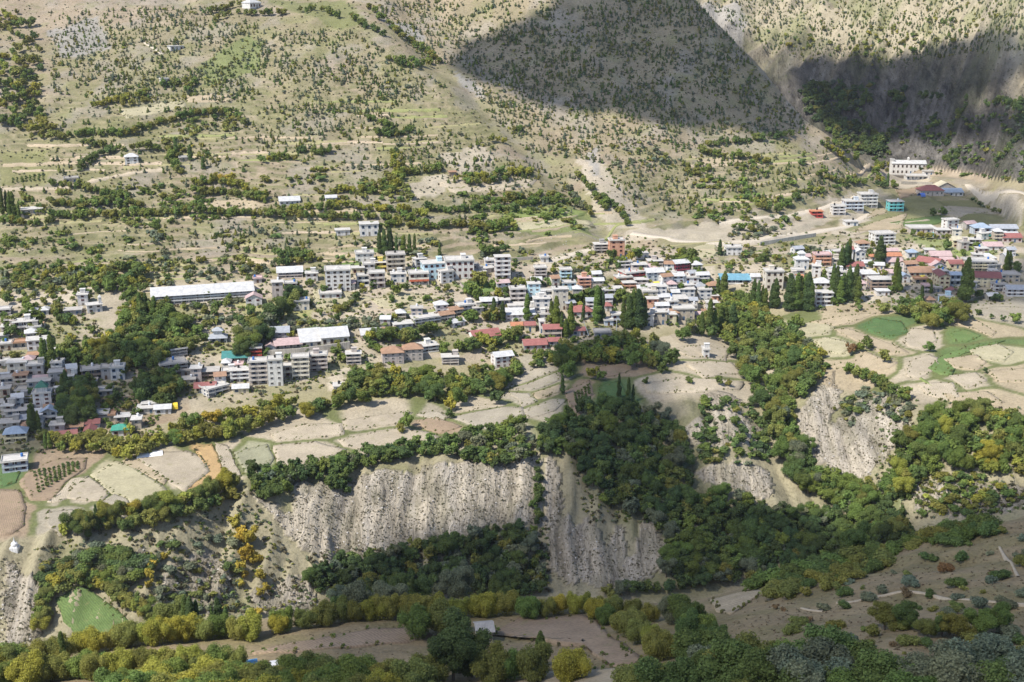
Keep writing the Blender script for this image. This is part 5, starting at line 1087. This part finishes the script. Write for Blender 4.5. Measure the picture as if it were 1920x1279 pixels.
wood('shrub', [(1720,880),(1850,890),(1930,930),(1840,970),(1720,960)], 14, (1.5, 3.2), MIXG, 'bushes on the dry right bank', dens=.8)
row('broad', [(1700,940),(1720,900),(1740,870)], 12, (4, 7), MIXD, 'trees on the dry right bank')
for v in range(840, 1010, 16): T('broad', 1004 + random.uniform(-5, 5), v, random.uniform(3, 5.5), .95, pick(MIXD), 'tree line up the scree gully')
for v in (905, 925, 945, 975): T('broad', 1010, v, 5, 1.0, 'deep green', 'tree line up the scree gully')
for pl in [[(0,600),(140,570),(280,700),(260,820),(60,830)], [(300,560),(740,500),(930,520),(900,600),(640,690),(440,700)], [(940,520),(1180,460),(1340,500),(1340,600),(1080,640),(900,680)], [(1360,460),(1900,440),(1900,560),(1540,580)]]: wood('broad', pl, 21, (2.6, 5.2), MIXG, 'small trees between the houses', dens=.42)
wood('shrub', [(1550,240),(1930,205),(1930,345),(1800,330),(1640,320)], 10, (1.5, 4), MIXD, 'scrub on the shaded gorge wall', dens=.8, clump=22, cth=.52)
for pts in [[(1812,190),(1792,230),(1772,272)], [(1700,200),(1682,240),(1662,270)], [(1920,250),(1884,290),(1862,318)], [(1640,150),(1602,205),(1655,275)], [(1760,215),(1735,260)]]: row('broad', pts, 8, (4, 7), MIXD, 'trees in the gorge gullies', jit=5)
# --- poplars
def pop(u, v, hpx, zone, tint='deep green', asp=.9): 
    P = G(u, v); plant('poplar', u, v, hpx / pxm(P[1], v), asp, tint, zone)
for us, v, hp, zone in [([1480,1486,1492,1499,1506,1513,1520],582,66,'first poplar stand'),([1412,1420,1428,1436,1446,1455],580,58,'first poplar stand'),([1560,1567,1574,1581,1588,1595,1602,1608],567,62,'second poplar stand'),
 ([1577,1584,1590],503,52,'dark poplars left of the red gable'),([1646],500,62,'poplars above the second stand'),([1658],493,42,'poplars above the second stand'),([1683,1679],547,58,'poplar pair beside the brown block'),([1806,1812],566,74,'poplars in front of the cream school'),([1817],552,48,'poplars in front of the cream school'),([1886,1892],507,46,'poplar pair above the stone house'),
 ([712,722,733,744,756,768,778],478,48,'poplars above the upper row'),([20,28,37],412,48,'poplars at the far left terraces'),([6,14],402,44,'poplars at the far left terraces'),([943],602,42,'thin poplars by the white hall'),([926],598,40,'thin poplars by the white hall'),([988],602,60,'thin poplars by the white hall'),([1034],603,40,'thin poplars by the white hall'),([1042],608,58,'thin poplars by the white hall'),([1070],628,70,'poplars between the red roofs'),([1053,1060],632,46,'poplars between the red roofs'),([1093],602,44,'poplars between the red roofs'),
 ([1119,1125,1130],604,64,'broad poplar clump by the red hip roof'),([1168,1178,1186,1194,1202,1210],615,72,'tall poplar screen'),([1316,1330,1338,1350,1360,1372],628,62,'poplars below the stepped quarter'),([1345,1356],556,44,'poplars beside the blue stalls'),([82,90,98],692,58,'poplars in the hamlet by the blue cover'),([120,126],745,62,'poplars in the crowded quarter'),([60,66,74],810,56,'poplars in the crowded quarter'),([166],768,48,'poplars in the crowded quarter'),([86,94],842,42,'poplars in the crowded quarter'),
 ([166],1006,58,'slender pair at the field edge'),([182],996,58,'slender pair at the field edge'),([1055],740,52,'poplar beside the grey fields'),([1161],748,46,'poplars beside the dark green plot'),([1178,1186],755,44,'poplars beside the dark green plot'),([775],1140,78,'poplars at the foot of the scree'),([720,728],1140,60,'poplars at the foot of the scree'),([348,360,372],1186,72,'broad poplar pair on the left bank'),([400,412,424],1182,68,'broad poplar pair on the left bank'),([1350],477,28,'poplar by the small white house'),([1664],352,26,'dark tree below the palace'),([283,290],595,40,'tall trees at the school corner'),([262,272],590,48,'tall trees at the school corner'),([825],480,30,'poplar on the terraces'),([1012],1252,84,'poplar on the near terrace'),([800],1275,60,'poplar on the near terrace'),([120],1245,70,'dark tree on the near left'),([240],810,26,'poplar at the green roof'),([1727],568,40,'poplar by the rusty hip'),([1745],550,24,'poplar by the rusty hip'),([540],498,24,'poplar on the terraces'),([330],290,34,'poplars beside the white hillside house'),([358],300,36,'poplars beside the white hillside house'),([382],318,28,'poplars beside the white hillside house')]:
    for u in us: pop(u + random.uniform(-1, 1), v + random.uniform(-2, 2), hp * random.uniform(.70, 1.10), zone, random.choice(['deep green', 'dark green', 'deep green', 'green']), random.uniform(.75, 1.35))
# --- near terrace willows and big trees
for pts, st in [([(-20,1268),(60,1252),(140,1235),(220,1215),(330,1200),(440,1192)], 22),([(440,1200),(500,1192),(560,1178),(640,1164),(720,1162),(800,1160),(880,1155),(955,1150)], 24),([(985,1158),(1060,1150),(1115,1150)], 24),([(1115,1160),(1160,1180),(1210,1215),(1255,1245)], 21),([(1125,1150),(1180,1155),(1230,1170)], 24),([(-20,1290),(120,1275),(260,1262),(440,1260)], 22)]:
    row('willow', pts, st, (4.4, 6.0), {'yellow-green': 3, 'olive': 5, 'green': 2, 'golden': .06}, 'willow hedge on the near terrace', asp=(.9, 1.2), jit=5)
wood('willow', [(180,1310),(300,1292),(450,1282),(640,1276),(800,1280),(840,1330),(600,1370),(200,1370)], 30, (4.4, 6.4), {'olive': 4, 'yellow-green': 2, 'green': 4}, 'willow mass along the bottom edge', asp=(1.0, 1.35), vs_=.5, shift=False)
row('willow', [(905,1285),(950,1274),(1000,1274),(1050,1276),(1095,1280)], 26, (6, 8), {'olive': 4, 'green': 3, 'yellow-green': 1}, 'willow clump below the small hut', asp=(1.0, 1.25), jit=6)
for u, v, h, a in [(862,1262,12,1.0),(850,1275,9,1.1),(885,1270,7,1.0)]: T('broad', u, v, h, a, 'dark green', 'big dark trees beside the small hut')
row('willow', [(770,1195),(815,1192),(850,1188)], 24, (6, 8), {'olive': 3, 'green': 3}, 'willow clump above the big dark tree', asp=(1, 1.2))
wood('broad', [(1190,1325),(1262,1285),(1400,1278),(1560,1305),(1700,1325),(1800,1315),(1960,1305),(1960,1370),(1190,1370)], 40, (6, 9), {'grey-green': 2, 'deep green': 4, 'green': 1, 'olive': 1.5}, 'dark tree belt along the bottom edge', asp=(1.1, 1.4), vs_=.45, shift=False)
row('broad', [(1240,1165),(1300,1175),(1290,1215),(1360,1205)], 22, (5, 8), MIXD, 'dark trees left of the near slope', jit=8)
row('broad', [(1640,1180),(1700,1175),(1760,1200),(1850,1190),(1890,1175)], 26, (3, 5), {'deep green': 3, 'olive': 3, 'green': 1}, 'bushy trees on the near slope', asp=(1.1, 1.5), jit=14)
wood('shrub', [(1400,1130),(1560,1080),(1740,1035),(1920,980),(1960,1000),(1960,1230),(1700,1240),(1500,1215)], 36, (.8, 2.2), {'olive': 3, 'deep green': 2, 'grey-green': 3, 'rusty': 1.5}, 'bushes on the near slope', vs_=.5, dens=.5, shift=False)
row('shrub', [(1400,1108),(1480,1085),(1560,1066),(1650,1040),(1740,1015),(1800,1000),(1860,985)], 14, (1.8, 3.4), {'olive': 3, 'deep green': 3, 'green': 2}, 'bush line on the near ridge', asp=(1, 1.6), jit=7)
wood('shrub', [(1440,1060+30),(1560,1075),(1640,1045),(1680,1055),(1560,1110),(1440,1130)], 18, (1.5, 3), {'olive': 3, 'deep green': 3}, 'bush line on the near ridge', shift=False)
wood('shrub', [(1680,1010),(1830,980),(1870,1000),(1780,1030)], 16, (1.8, 3.2), {'deep green': 3, 'green': 2}, 'bush line on the near ridge', shift=False)
# --- farmed hillside
wood('broad', [(-30,0),(60,30),(85,110),(75,200),(100,240),(60,260),(-30,220)], 15, (5, 8), {'olive': 3, 'green': 3, 'deep green': 2, 'yellow-green': 1.5}, 'green strip at the far left of the hillside', vs_=.7, dens=.85)
HR = [([(170,205),(230,190),(280,178)], 'yellow-green'),([(230,202),(260,195),(275,190)], 'green'),([(300,165),(340,160),(365,155),(345,175)], 'green'),([(60,260),(120,262),(170,255),(240,255),(300,235),(360,220),(440,215),(460,240)], 'green'),([(160,270),(210,285),(160,310),(150,320)], 'deep green'),([(220,285),(280,280),(320,285),(325,310),(345,330)], 'olive'),([(360,350),(400,345),(440,350),(480,365),(505,375)], 'yellow-green'),([(365,365),(430,365),(500,380)], 'olive'),([(400,335),(420,345),(440,340)], 'golden'),
 ([(100,350),(160,355),(200,370),(240,380),(270,395)], 'green'),([(90,385),(150,390),(210,385),(260,400)], 'green'),([(100,410),(200,408),(300,405),(400,402),(500,408),(540,410)], 'green'),([(0,420),(60,425),(100,420)], 'green'),([(520,400),(580,395),(640,390),(680,395),(760,400),(800,410)], 'yellow-green'),([(545,410),(620,412),(700,412),(780,415)], 'olive'),([(640,360),(690,365),(740,360),(745,320),(735,290)], 'yellow-green'),([(700,355),(750,345),(760,310)], 'olive'),([(760,330),(800,325),(830,320)], 'olive'),
 ([(690,225),(720,235),(740,255),(720,260)], 'dark green'),([(700,250),(735,262),(775,243)], 'deep green'),([(920,265),(945,268),(960,262)], 'yellow-green'),([(960,250),(985,245)], 'olive'),([(860,340),(900,335),(950,328),(1000,328)], 'yellow-green'),([(870,348),(920,345),(960,335)], 'green'),([(730,115),(770,118),(800,125),(815,110)], 'green'),([(745,122),(790,130)], 'deep green'),([(400,45),(440,25),(480,28),(520,30),(540,30)], 'green'),([(380,28),(420,22),(445,15),(470,10)], 'olive'),([(560,25),(600,20),(640,40)], 'green'),([(690,15),(720,40),(760,75),(800,100),(830,125)], 'olive'),([(655,30),(680,50),(720,70)], 'deep green'),
 ([(800,395),(850,400),(900,395),(950,400),(1000,385),(1050,380),(1090,390)], 'deep green'),([(880,440),(940,430),(960,420)], 'green'),([(920,385),(980,375),(1040,370)], 'green'),([(700,435),(740,425),(800,430),(870,425),(920,435)], 'green'),([(560,480),(590,490),(520,480)], 'deep green'),([(895,475),(930,480),(950,470)], 'deep green'),([(560,290),(600,290),(640,280)], 'deep green'),([(490,305),(530,300),(560,300)], 'yellow-green'),([(1130,375),(1165,400),(1180,430)], 'deep green'),([(1080,330),(1110,360),(1140,400)], 'green'),([(1060,355),(1080,380),(1110,410)], 'grey-green'),
 ([(1320,275),(1380,270),(1440,262),(1490,258)], 'deep green'),([(1310,285),(1350,295),(1420,300),(1440,310)], 'green'),([(1280,310),(1300,330),(1330,320)], 'green'),([(1540,270),(1570,290),(1590,310)], 'yellow-green'),([(1555,265),(1585,285),(1610,305)], 'olive'),([(1420,390),(1460,400),(1500,370)], 'deep green'),([(1530,330),(1570,345),(1610,340)], 'green'),([(1590,350),(1630,345),(1650,335)], 'green'),([(1640,330),(1660,310),(1665,325)], 'yellow-green'),([(1380,430),(1440,440),(1470,430)], 'grey-green')]
for p, t in HR: row('broad', p, 9, (4.5, 7), {t: 4, 'green': 1, 'olive': 1}, 'hedges of the terraced hillside', jit=4)
for p, t in [([(225,440),(300,430),(330,440),(320,480),(240,490)], 'grey-green'),([(410,425),(520,425),(530,460),(450,470),(400,455)], 'grey-green'),([(1115,275),(1240,262),(1260,300),(1180,320),(1130,305)], 'grey-green'),([(330,225),(450,210),(460,240),(340,255)], 'deep green'),([(0,440),(100,430),(200,450),(200,520),(0,540)], 'green'),([(300,260),(380,255),(400,300),(320,300)], 'deep green'),([(1280,310),(1520,290),(1600,350),(1480,400),(1300,420)], 'green'),([(860,360),(1060,360),(1090,430),(900,460),(850,420)], 'green'),([(480,330),(700,300),(800,370),(560,400)], 'olive'),([(40,355),(330,345),(480,400),(300,425),(40,420)], 'green'),([(1340,410),(1500,400),(1490,440),(1350,450)], 'grey-green')]:
    wood('shrub', p, 9, (1.8, 3.6), {t: 4, 'olive': 2, 'deep green': 1}, 'scrub of the terraced hillside', vs_=.6, dens=.55, clump=26)
wood('shrub', [(0,495),(300,480),(640,478),(650,500),(480,525),(280,535),(0,565)], 10, (1.4, 3.4), {'grey-green': 3, 'olive': 3, 'deep green': 2}, 'scrub above the long school', vs_=.6, dens=.75, clump=24, cth=.44)
wood('broad', [(0,490),(200,500),(280,520),(180,560),(0,570)], 17, (3.5, 6), MIXG, 'trees on the slope left of the school', dens=.6)
row('broad', [(340,520),(400,515),(470,512),(520,500),(590,492)], 13, (3.5, 5.5), {'deep green': 3, 'olive': 2, 'grey-green': 2}, 'hedge above the long school', jit=5)
wood('shrub', [(640,450),(900,440),(1000,470),(980,500),(900,490),(760,480)], 10, (1.4, 3.2), {'grey-green': 3, 'olive': 3, 'deep green': 2}, 'scrub above the upper row', vs_=.6, dens=.7, clump=24, cth=.45)
wood('shrub', [(1040,490),(1110,470),(1150,500),(1100,520)], 10, (1.4, 3.4), {'grey-green': 3, 'olive': 3, 'green': 2}, 'scrub below the hill road', vs_=.6, dens=.7)
wood('shrub', [(1340,455),(1500,450),(1500,480),(1350,520)], 11, (1.4, 3.2), {'grey-green': 3, 'olive': 3, 'green': 2}, 'scrub below the valley road', vs_=.6, dens=.55)
CON = [([(90,20),(420,10),(520,60),(480,190),(200,190),(100,170)], 9.5, .78, 'upper conifer slope'),([(480,60),(640,50),(700,80),(840,160),(700,220),(520,200)], 9.5, .8, 'upper conifer slope'),([(480,200),(700,200),(900,260),(1060,330),(980,340),(700,320),(480,290)], 11, .62, 'conifer slope above the yellow trees'),([(90,120),(200,190),(480,200),(480,320),(90,330)], 15, .45, 'lower conifer slope'),
 ([(700,0),(1060,0),(1000,60),(880,95),(830,140),(760,80)], 9, .75, 'sunlit shoulder of the middle mountain'),([(860,110),(1050,20),(1280,-30),(1500,215),(1520,250),(1300,250),(1000,215),(900,190)], 8.5, .72, 'shaded face of the middle mountain'),([(900,200),(1020,215),(1200,240),(1520,262),(1300,280),(1120,300),(1000,290)], 9.5, .6, 'foot of the middle mountain'),([(1120,300),(1560,280),(1620,340),(1500,380),(1320,410),(1180,380)], 11, .6, 'farmed spur below the middle mountain'),
 ([(1310,0),(1960,-20),(1960,90),(1800,100),(1660,130),(1540,120),(1460,110)], 9, .8, 'upper slope of the far mountain'),([(820,300),(1080,330),(1100,400),(860,420)], 14, .5, 'terraces right of the dry fan'),([(0,330),(480,330),(700,330),(700,480),(0,470)], 16, .4, 'terraces above the village')]
for p, st, d, z in CON:
    wood('shrub', p, st * 1.2, (.9, 2.2), {'olive': 4, 'grey-green': 3, 'deep green': 1, 'yellow-green': .6}, 'scrub between the conifers', vs_=.75, dens=.55, clump=38)
    wood('conifer', p, st * .72, (1.0, 3.7), {'deep green': 3, 'grey-green': 5, 'olive': 3, 'green': 2}, z, asp=(.85, 1.35), vs_=.75, dens=d * 1.1, clump=30, cth=.38)
wood('broad', [(1495,165),(1560,150),(1620,165),(1640,190),(1560,215),(1660,250),(1650,290),(1580,270),(1510,205)], 9, (6, 9), MIXD, 'dark wood in the gorge', vs_=.7, dens=.9)
wood('broad', [(1665,165),(1700,165),(1700,190),(1670,190)], 11, (6, 9), MIXD, 'dark wood in the gorge'); wood('broad', [(1720,172),(1765,175),(1765,188),(1725,186)], 10, (5, 7), MIXD, 'dark wood in the gorge')
wood('broad', [(1400,60),(1700,40),(1900,20),(1900,60),(1640,110),(1480,90)], 14, (4, 6), {'olive': 3, 'yellow-green': 2, 'green': 2}, 'upper slope of the far mountain', dens=.4)
wood('broad', [(1840,185),(1920,185),(1920,205),(1850,198)], 11, (5, 7), MIXD, 'dark wood in the gorge'); wood('broad', [(1770,290),(1800,275),(1800,320),(1775,315)], 10, (5, 7), MIXD, 'dark wood in the gorge')
row('broad', [(1640,350),(1690,352)], 9, (4, 7), MIXD, 'trees below the palace', jit=5); row('broad', [(1655,342),(1640,330),(1650,315)], 9, (5, 8), {'green': 2, 'yellow-green': 1}, 'trees below the palace'); row('broad', [(1745,405),(1770,403)], 9, (5, 7), MIXG, 'trees in the valley head fields', jit=4); row('broad', [(1820,375),(1840,390),(1860,397),(1880,402)], 10, (3, 5), MIXD, 'tree line at the foot of the bright cut slope')
row('broad', [(1690,440),(1720,448),(1790,450)], 12, (4, 6), MIXG, 'trees in the valley head fields', jit=5)
# orchard saplings
for p, nu, nv in [([(60,885),(150,866),(150,880),(70,930)], 10, 6), ([(195,755),(280,745),(288,762),(205,770)], 10, 4), ([(1075,740),(1105,722),(1108,740),(1078,760)], 5, 5), ([(20,335),(85,325),(85,340),(20,345)], 8, 3)]:
    for i in range(nu):
        for j in range(nv):
            a, b_ = (i + .5) / nu, (j + .5) / nv; (x0, y0), (x1, y1), (x2, y2), (x3, y3) = p
            u = (x0 * (1 - a) + x1 * a) * (1 - b_) + (x3 * (1 - a) + x2 * a) * b_; v = (y0 * (1 - a) + y1 * a) * (1 - b_) + (y3 * (1 - a) + y2 * a) * b_
            T('broad', u, v, random.uniform(1.3, 2.1), 1.0, 'deep green', 'orchard plots')
row('broad', [(1828,592),(1850,598),(1870,600),(1890,602)], 13, (3, 4), {'deep green': 1}, 'small orchard trees by the right-hand fields'); row('broad', [(1894,606),(1915,608)], 14, (6, 7), {'green': 1}, 'big trees at the top of the right-hand fields')
# --- turn the list into things: the 300 that show largest of each kind singly, the rest as one mass
NAMES = {'broad': ('broadleaf_tree', 'tree'), 'poplar': ('poplar_tree', 'tree'), 'conifer': ('conifer_tree', 'tree'), 'willow': ('willow_tree', 'tree'), 'shrub': ('shrub', 'shrub')}
WORD = {'broad': 'broadleaf tree', 'poplar': 'poplar', 'conifer': 'conifer', 'willow': 'willow', 'shrub': 'bush'}
def vis(p): return -25 < p['u'] < 1945 and p['v'] < 1360
LAB = []
for kind in NAMES:
    ps = sorted([p for p in PL if p['kind'] == kind], key=lambda p: -p['px'] * (1 if vis(p) else .01)); head, rest = ps[:300], ps[300:]
    for p in head:
        lod = 'near' if p['px'] > 38 else ('mid' if p['px'] > 19 else 'low'); var = random.randrange(5); nm, cat = NAMES[kind]
        sc_ = (p['h'] * p['asp'], p['h'] * p['asp'], p['h'])
        if kind == 'shrub': sc_ = (p['h'] * p['asp'] * 1.25, p['h'] * p['asp'] * 1.25, p['h'])
        if p['px'] > 15 and kind != 'shrub':
            r = bpy.data.objects.new(nm, None); C.objects.link(r); r.location = p['P']; r.rotation_euler = (0, 0, random.random() * 6.28); r.scale = sc_
            c = link('crown', crown_mesh(kind, lod, var, False), r); c.color = (*p['col'], 1); link('trunk', trunk_mesh(kind, var), r)
        else:
            r = link(nm, crown_mesh(kind, lod, var, True)); r.location = p['P']; r.rotation_euler = (0, 0, random.random() * 6.28); r.scale = sc_; r.color = (*p['col'], 1)
        r['category'] = cat; r['group'] = {'broad': 'broadleaf trees', 'poplar': 'poplars', 'conifer': 'conifers', 'willow': 'willows', 'shrub': 'bushes'}[kind] + ' of the ' + p['zone']
        sz = 'tall' if p['h'] > 8 else ('small' if p['h'] < 4 else '')
        pr_ = 'among the' if any(w_ in ('trees', 'bushes', 'poplars', 'hedges', 'plots') for w_ in p['zone'].split()[:3]) else 'in the'
        lb = ('%s %s %s %s %s' % (sz, p['tint'], WORD[kind], pr_, p['zone'])).strip()
        if len(lb.split()) > 13: lb = '%s %s, %s' % (p['tint'], WORD[kind].split()[-1], p['zone'])
        LAB.append((r, lb, p['u']))
    if rest:
        Vs = []; Qs = []; Ts = []; nv = 0
        for p in rest:
            V, Q, T_ = proto(kind, 'near' if p['px'] > 60 else 'mid' if p['px'] > 34 else ('low' if p['px'] > 13 else 'tiny'), random.randrange(5)); a = random.random() * 6.28; ca, sa = math.cos(a), math.sin(a); s = p['h'] * p['asp'] * (1.25 if kind == 'shrub' else 1)
            Vs.append(np.stack([(V[:, 0] * ca - V[:, 1] * sa) * s + p['P'][0], (V[:, 0] * sa + V[:, 1] * ca) * s + p['P'][1], V[:, 2] * p['h'] + p['P'][2] - .1], 1)); Qs.append(Q + nv); nv += len(V); Ts.append(T_[:, None] * np.array(p['col'])[None])
        o = link({'broad': 'background_trees', 'poplar': 'background_poplars', 'conifer': 'background_conifers', 'willow': 'background_willows', 'shrub': 'background_scrub'}[kind], fastmesh('foliage_mass', np.concatenate(Vs), np.concatenate(Qs), [LM], tint=np.concatenate(Ts)))
        tag(o, {'broad': 'mass of smaller and farther broadleaf trees across the valley', 'conifer': 'thousands of small dark conifers dotting the slopes', 'shrub': 'low scrub scattered over banks and terraces'}.get(kind, 'farther trees of the same kind'), kind='stuff')
settle(LAB)
# --- low tufts and stones, too many to count
def tufts(name, polys, step, h, cols_, label, stone=False):
    V, Q, T_ = crown('shrub', 3, 9, .32, 1) if not stone else (None, None, None)
    if stone: V, Q = cubesphere(1); V = V * (.6, .6, .45); T_ = np.ones(len(V))
    else:
        k = 24; V, Q, T_ = V[-k - 24 * 0:], None, None
        V, Q, T_ = crown('shrub', 5, 14, .34, 1); m = 24 * 3; V = np.concatenate([V[:m], V[24 * 6:]]); T_ = np.concatenate([T_[:m], T_[24 * 6:]]); Q = np.concatenate([Q[:18], Q[36:] - 72])
    Vs = []; Qs = []; Ts = []; nv = 0
    for poly, dens in polys:
        us = [p[0] for p in poly]; vv = [p[1] for p in poly]; n = int((max(us) - min(us)) * (max(vv) - min(vv)) / step / step * dens)
        for _ in range(n):
            u, v = random.uniform(min(us), max(us)), random.uniform(min(vv), max(vv))
            if not inp(u, v, poly): continue
            P = G(u, v); s = random.uniform(*h); c = np.array(random.choice(cols_)) * random.uniform(.75, 1.25); a = random.random() * 6.28; ca, sa = math.cos(a), math.sin(a)
            Vs.append(np.stack([(V[:, 0] * ca - V[:, 1] * sa) * s * 1.3 + P[0], (V[:, 0] * sa + V[:, 1] * ca) * s * 1.3 + P[1], V[:, 2] * s + P[2] - .05], 1)); Qs.append(Q + nv); nv += len(V); Ts.append(T_[:, None] * c[None])
    o = link(name, fastmesh(name, np.concatenate(Vs), np.concatenate(Qs), [LM if not stone else STONE], tint=np.concatenate(Ts))); tag(o, label, kind='stuff')
def verge():
    V, Q, T_ = crown('shrub', 5, 10, .34, 1); m = 24 * 2; V = np.concatenate([V[:m], V[24 * 6:]]); T_ = np.concatenate([T_[:m], T_[24 * 6:]]); Q = np.concatenate([Q[:12], Q[36:] - 96]); Vs = []; Qs = []; Ts = []; nv = 0
    for c, pp in FIELDS:
        w3 = [G(u, v) for u, v in pp]
        for a, b_ in zip(w3, w3[1:] + w3[:1]):
            L_ = np.linalg.norm(b_ - a)
            for i in range(int(L_ / 1.1)):
                if random.random() < .35: continue
                q = random.random(); x, y = (a + (b_ - a) * q)[:2] + np.array([random.gauss(0, .7), random.gauss(0, .7)]); s = random.uniform(.25, .75); c_ = np.array(random.choice([TINT['green'], TINT['olive'], (.22, .20, .09)])) * random.uniform(.7, 1.1)
                Vs.append(V * (s * 1.4, s * 1.4, s) + (x, y, float(zat(x, y)) + .1)); Qs.append(Q + nv); nv += len(V); Ts.append(T_[:, None] * c_[None])
    tag(link('field_verges', fastmesh('field_verges', np.concatenate(Vs), np.concatenate(Qs), [LM], tint=np.concatenate(Ts))), 'grassy tufts along the edges of the plots', kind='stuff')
verge()
m_, n_, b_x, o_ = newmat('stone'); aa = nd(n_, 'ShaderNodeAttribute', attribute_name='tint'); n_.links.new(aa.outputs['Color'], b_x.inputs['Base Color']); STONE = m_
gg = [TINT['grey-green'], (.12, .11, .06), (.15, .13, .08), TINT['deep green']]
vp = [([(0,580),(140,560),(300,700),(300,830),(0,860)], 1), ([(280,560),(740,470),(960,500),(960,600),(640,720),(440,760),(300,740)], 1), ([(940,500),(1180,440),(1350,480),(1350,600),(1200,620),(1060,660),(900,690),(900,600)], 1), ([(1350,440),(1900,430),(1900,570),(1540,590),(1400,560)], 1)]
tufts('village_scrub', vp, 7.5, (.5, 1.5), [TINT['olive'], TINT['green'], TINT['grey-green'], (.2, .17, .1)], 'weeds and low bushes between the houses')
tufts('scree_tufts', [(p, 1.0) for p in SCREE], 5.4, (.2, .55), [(.25, .22, .15), (.20, .19, .12), (.26, .22, .16), (.17, .17, .10)], 'small dry tufts dotted over the pale scree')
tufts('bank_scrub', [([(60,1030),(470,910),(600,1140),(330,1180),(250,1130),(170,1080),(80,1090)], .45),([(1060,830),(1250,770),(1300,980),(1100,980)], .8),([(1640,740),(1930,760),(1930,960),(1640,980)], .6),([(570,1040),(1030,990),(1030,1110),(620,1140)], .9)], 7, (.6, 1.3), gg + [TINT['olive']], 'low scrub on the ravine banks')
tufts('near_slope_tufts', [([(1380,1120),(1920,975),(1920,1279),(1300,1279)], 1.0),([(450,1180),(1300,1150),(1300,1279),(450,1279)], .25)], 9, (.12, .34), [(.25, .205, .13), (.27, .22, .14), (.21, .185, .10), (.24, .18, .12)], 'dry grass tufts on the near slope')
tufts('hill_tufts', [([(0,0),(1060,0),(1000,280),(1120,400),(700,470),(0,520)], .55),([(860,100),(1300,0),(1560,270),(1250,420),(1120,380),(900,200)], .7),([(1310,0),(1920,0),(1920,320),(1560,260)], .7)], 8, (.5, 1.2), gg + [TINT['olive']], 'low thorn scrub over the mountain slopes')
tufts('bank_stones', [(p, .25) for p in SCREE] + [([(950,400),(1340,430),(1340,470),(1000,510)], .3)], 9, (.3, .9), [(.45, .42, .38), (.38, .35, .31), (.52, .49, .45)], 'loose pale stones on the scree', stone=True)
# ---------------------------------------------------------------- the valley air
b = MB(); b.box(-1000, 1000, -40, 1640, -275, 190); hm = bpy.data.materials.new('haze'); hm.use_nodes = True; hn = hm.node_tree; hn.nodes.clear()
ho = hn.nodes.new('ShaderNodeOutputMaterial'); hv = hn.nodes.new('ShaderNodeVolumePrincipled'); hv.inputs['Color'].default_value = (.93, .95, 1, 1); hv.inputs['Density'].default_value = HAZE; hv.inputs['Anisotropy'].default_value = .25
hn.links.new(hv.outputs[0], ho.inputs['Volume']); tag(link('haze', b.mesh('haze', hm)), 'thin pale haze filling the valley air', kind='stuff')
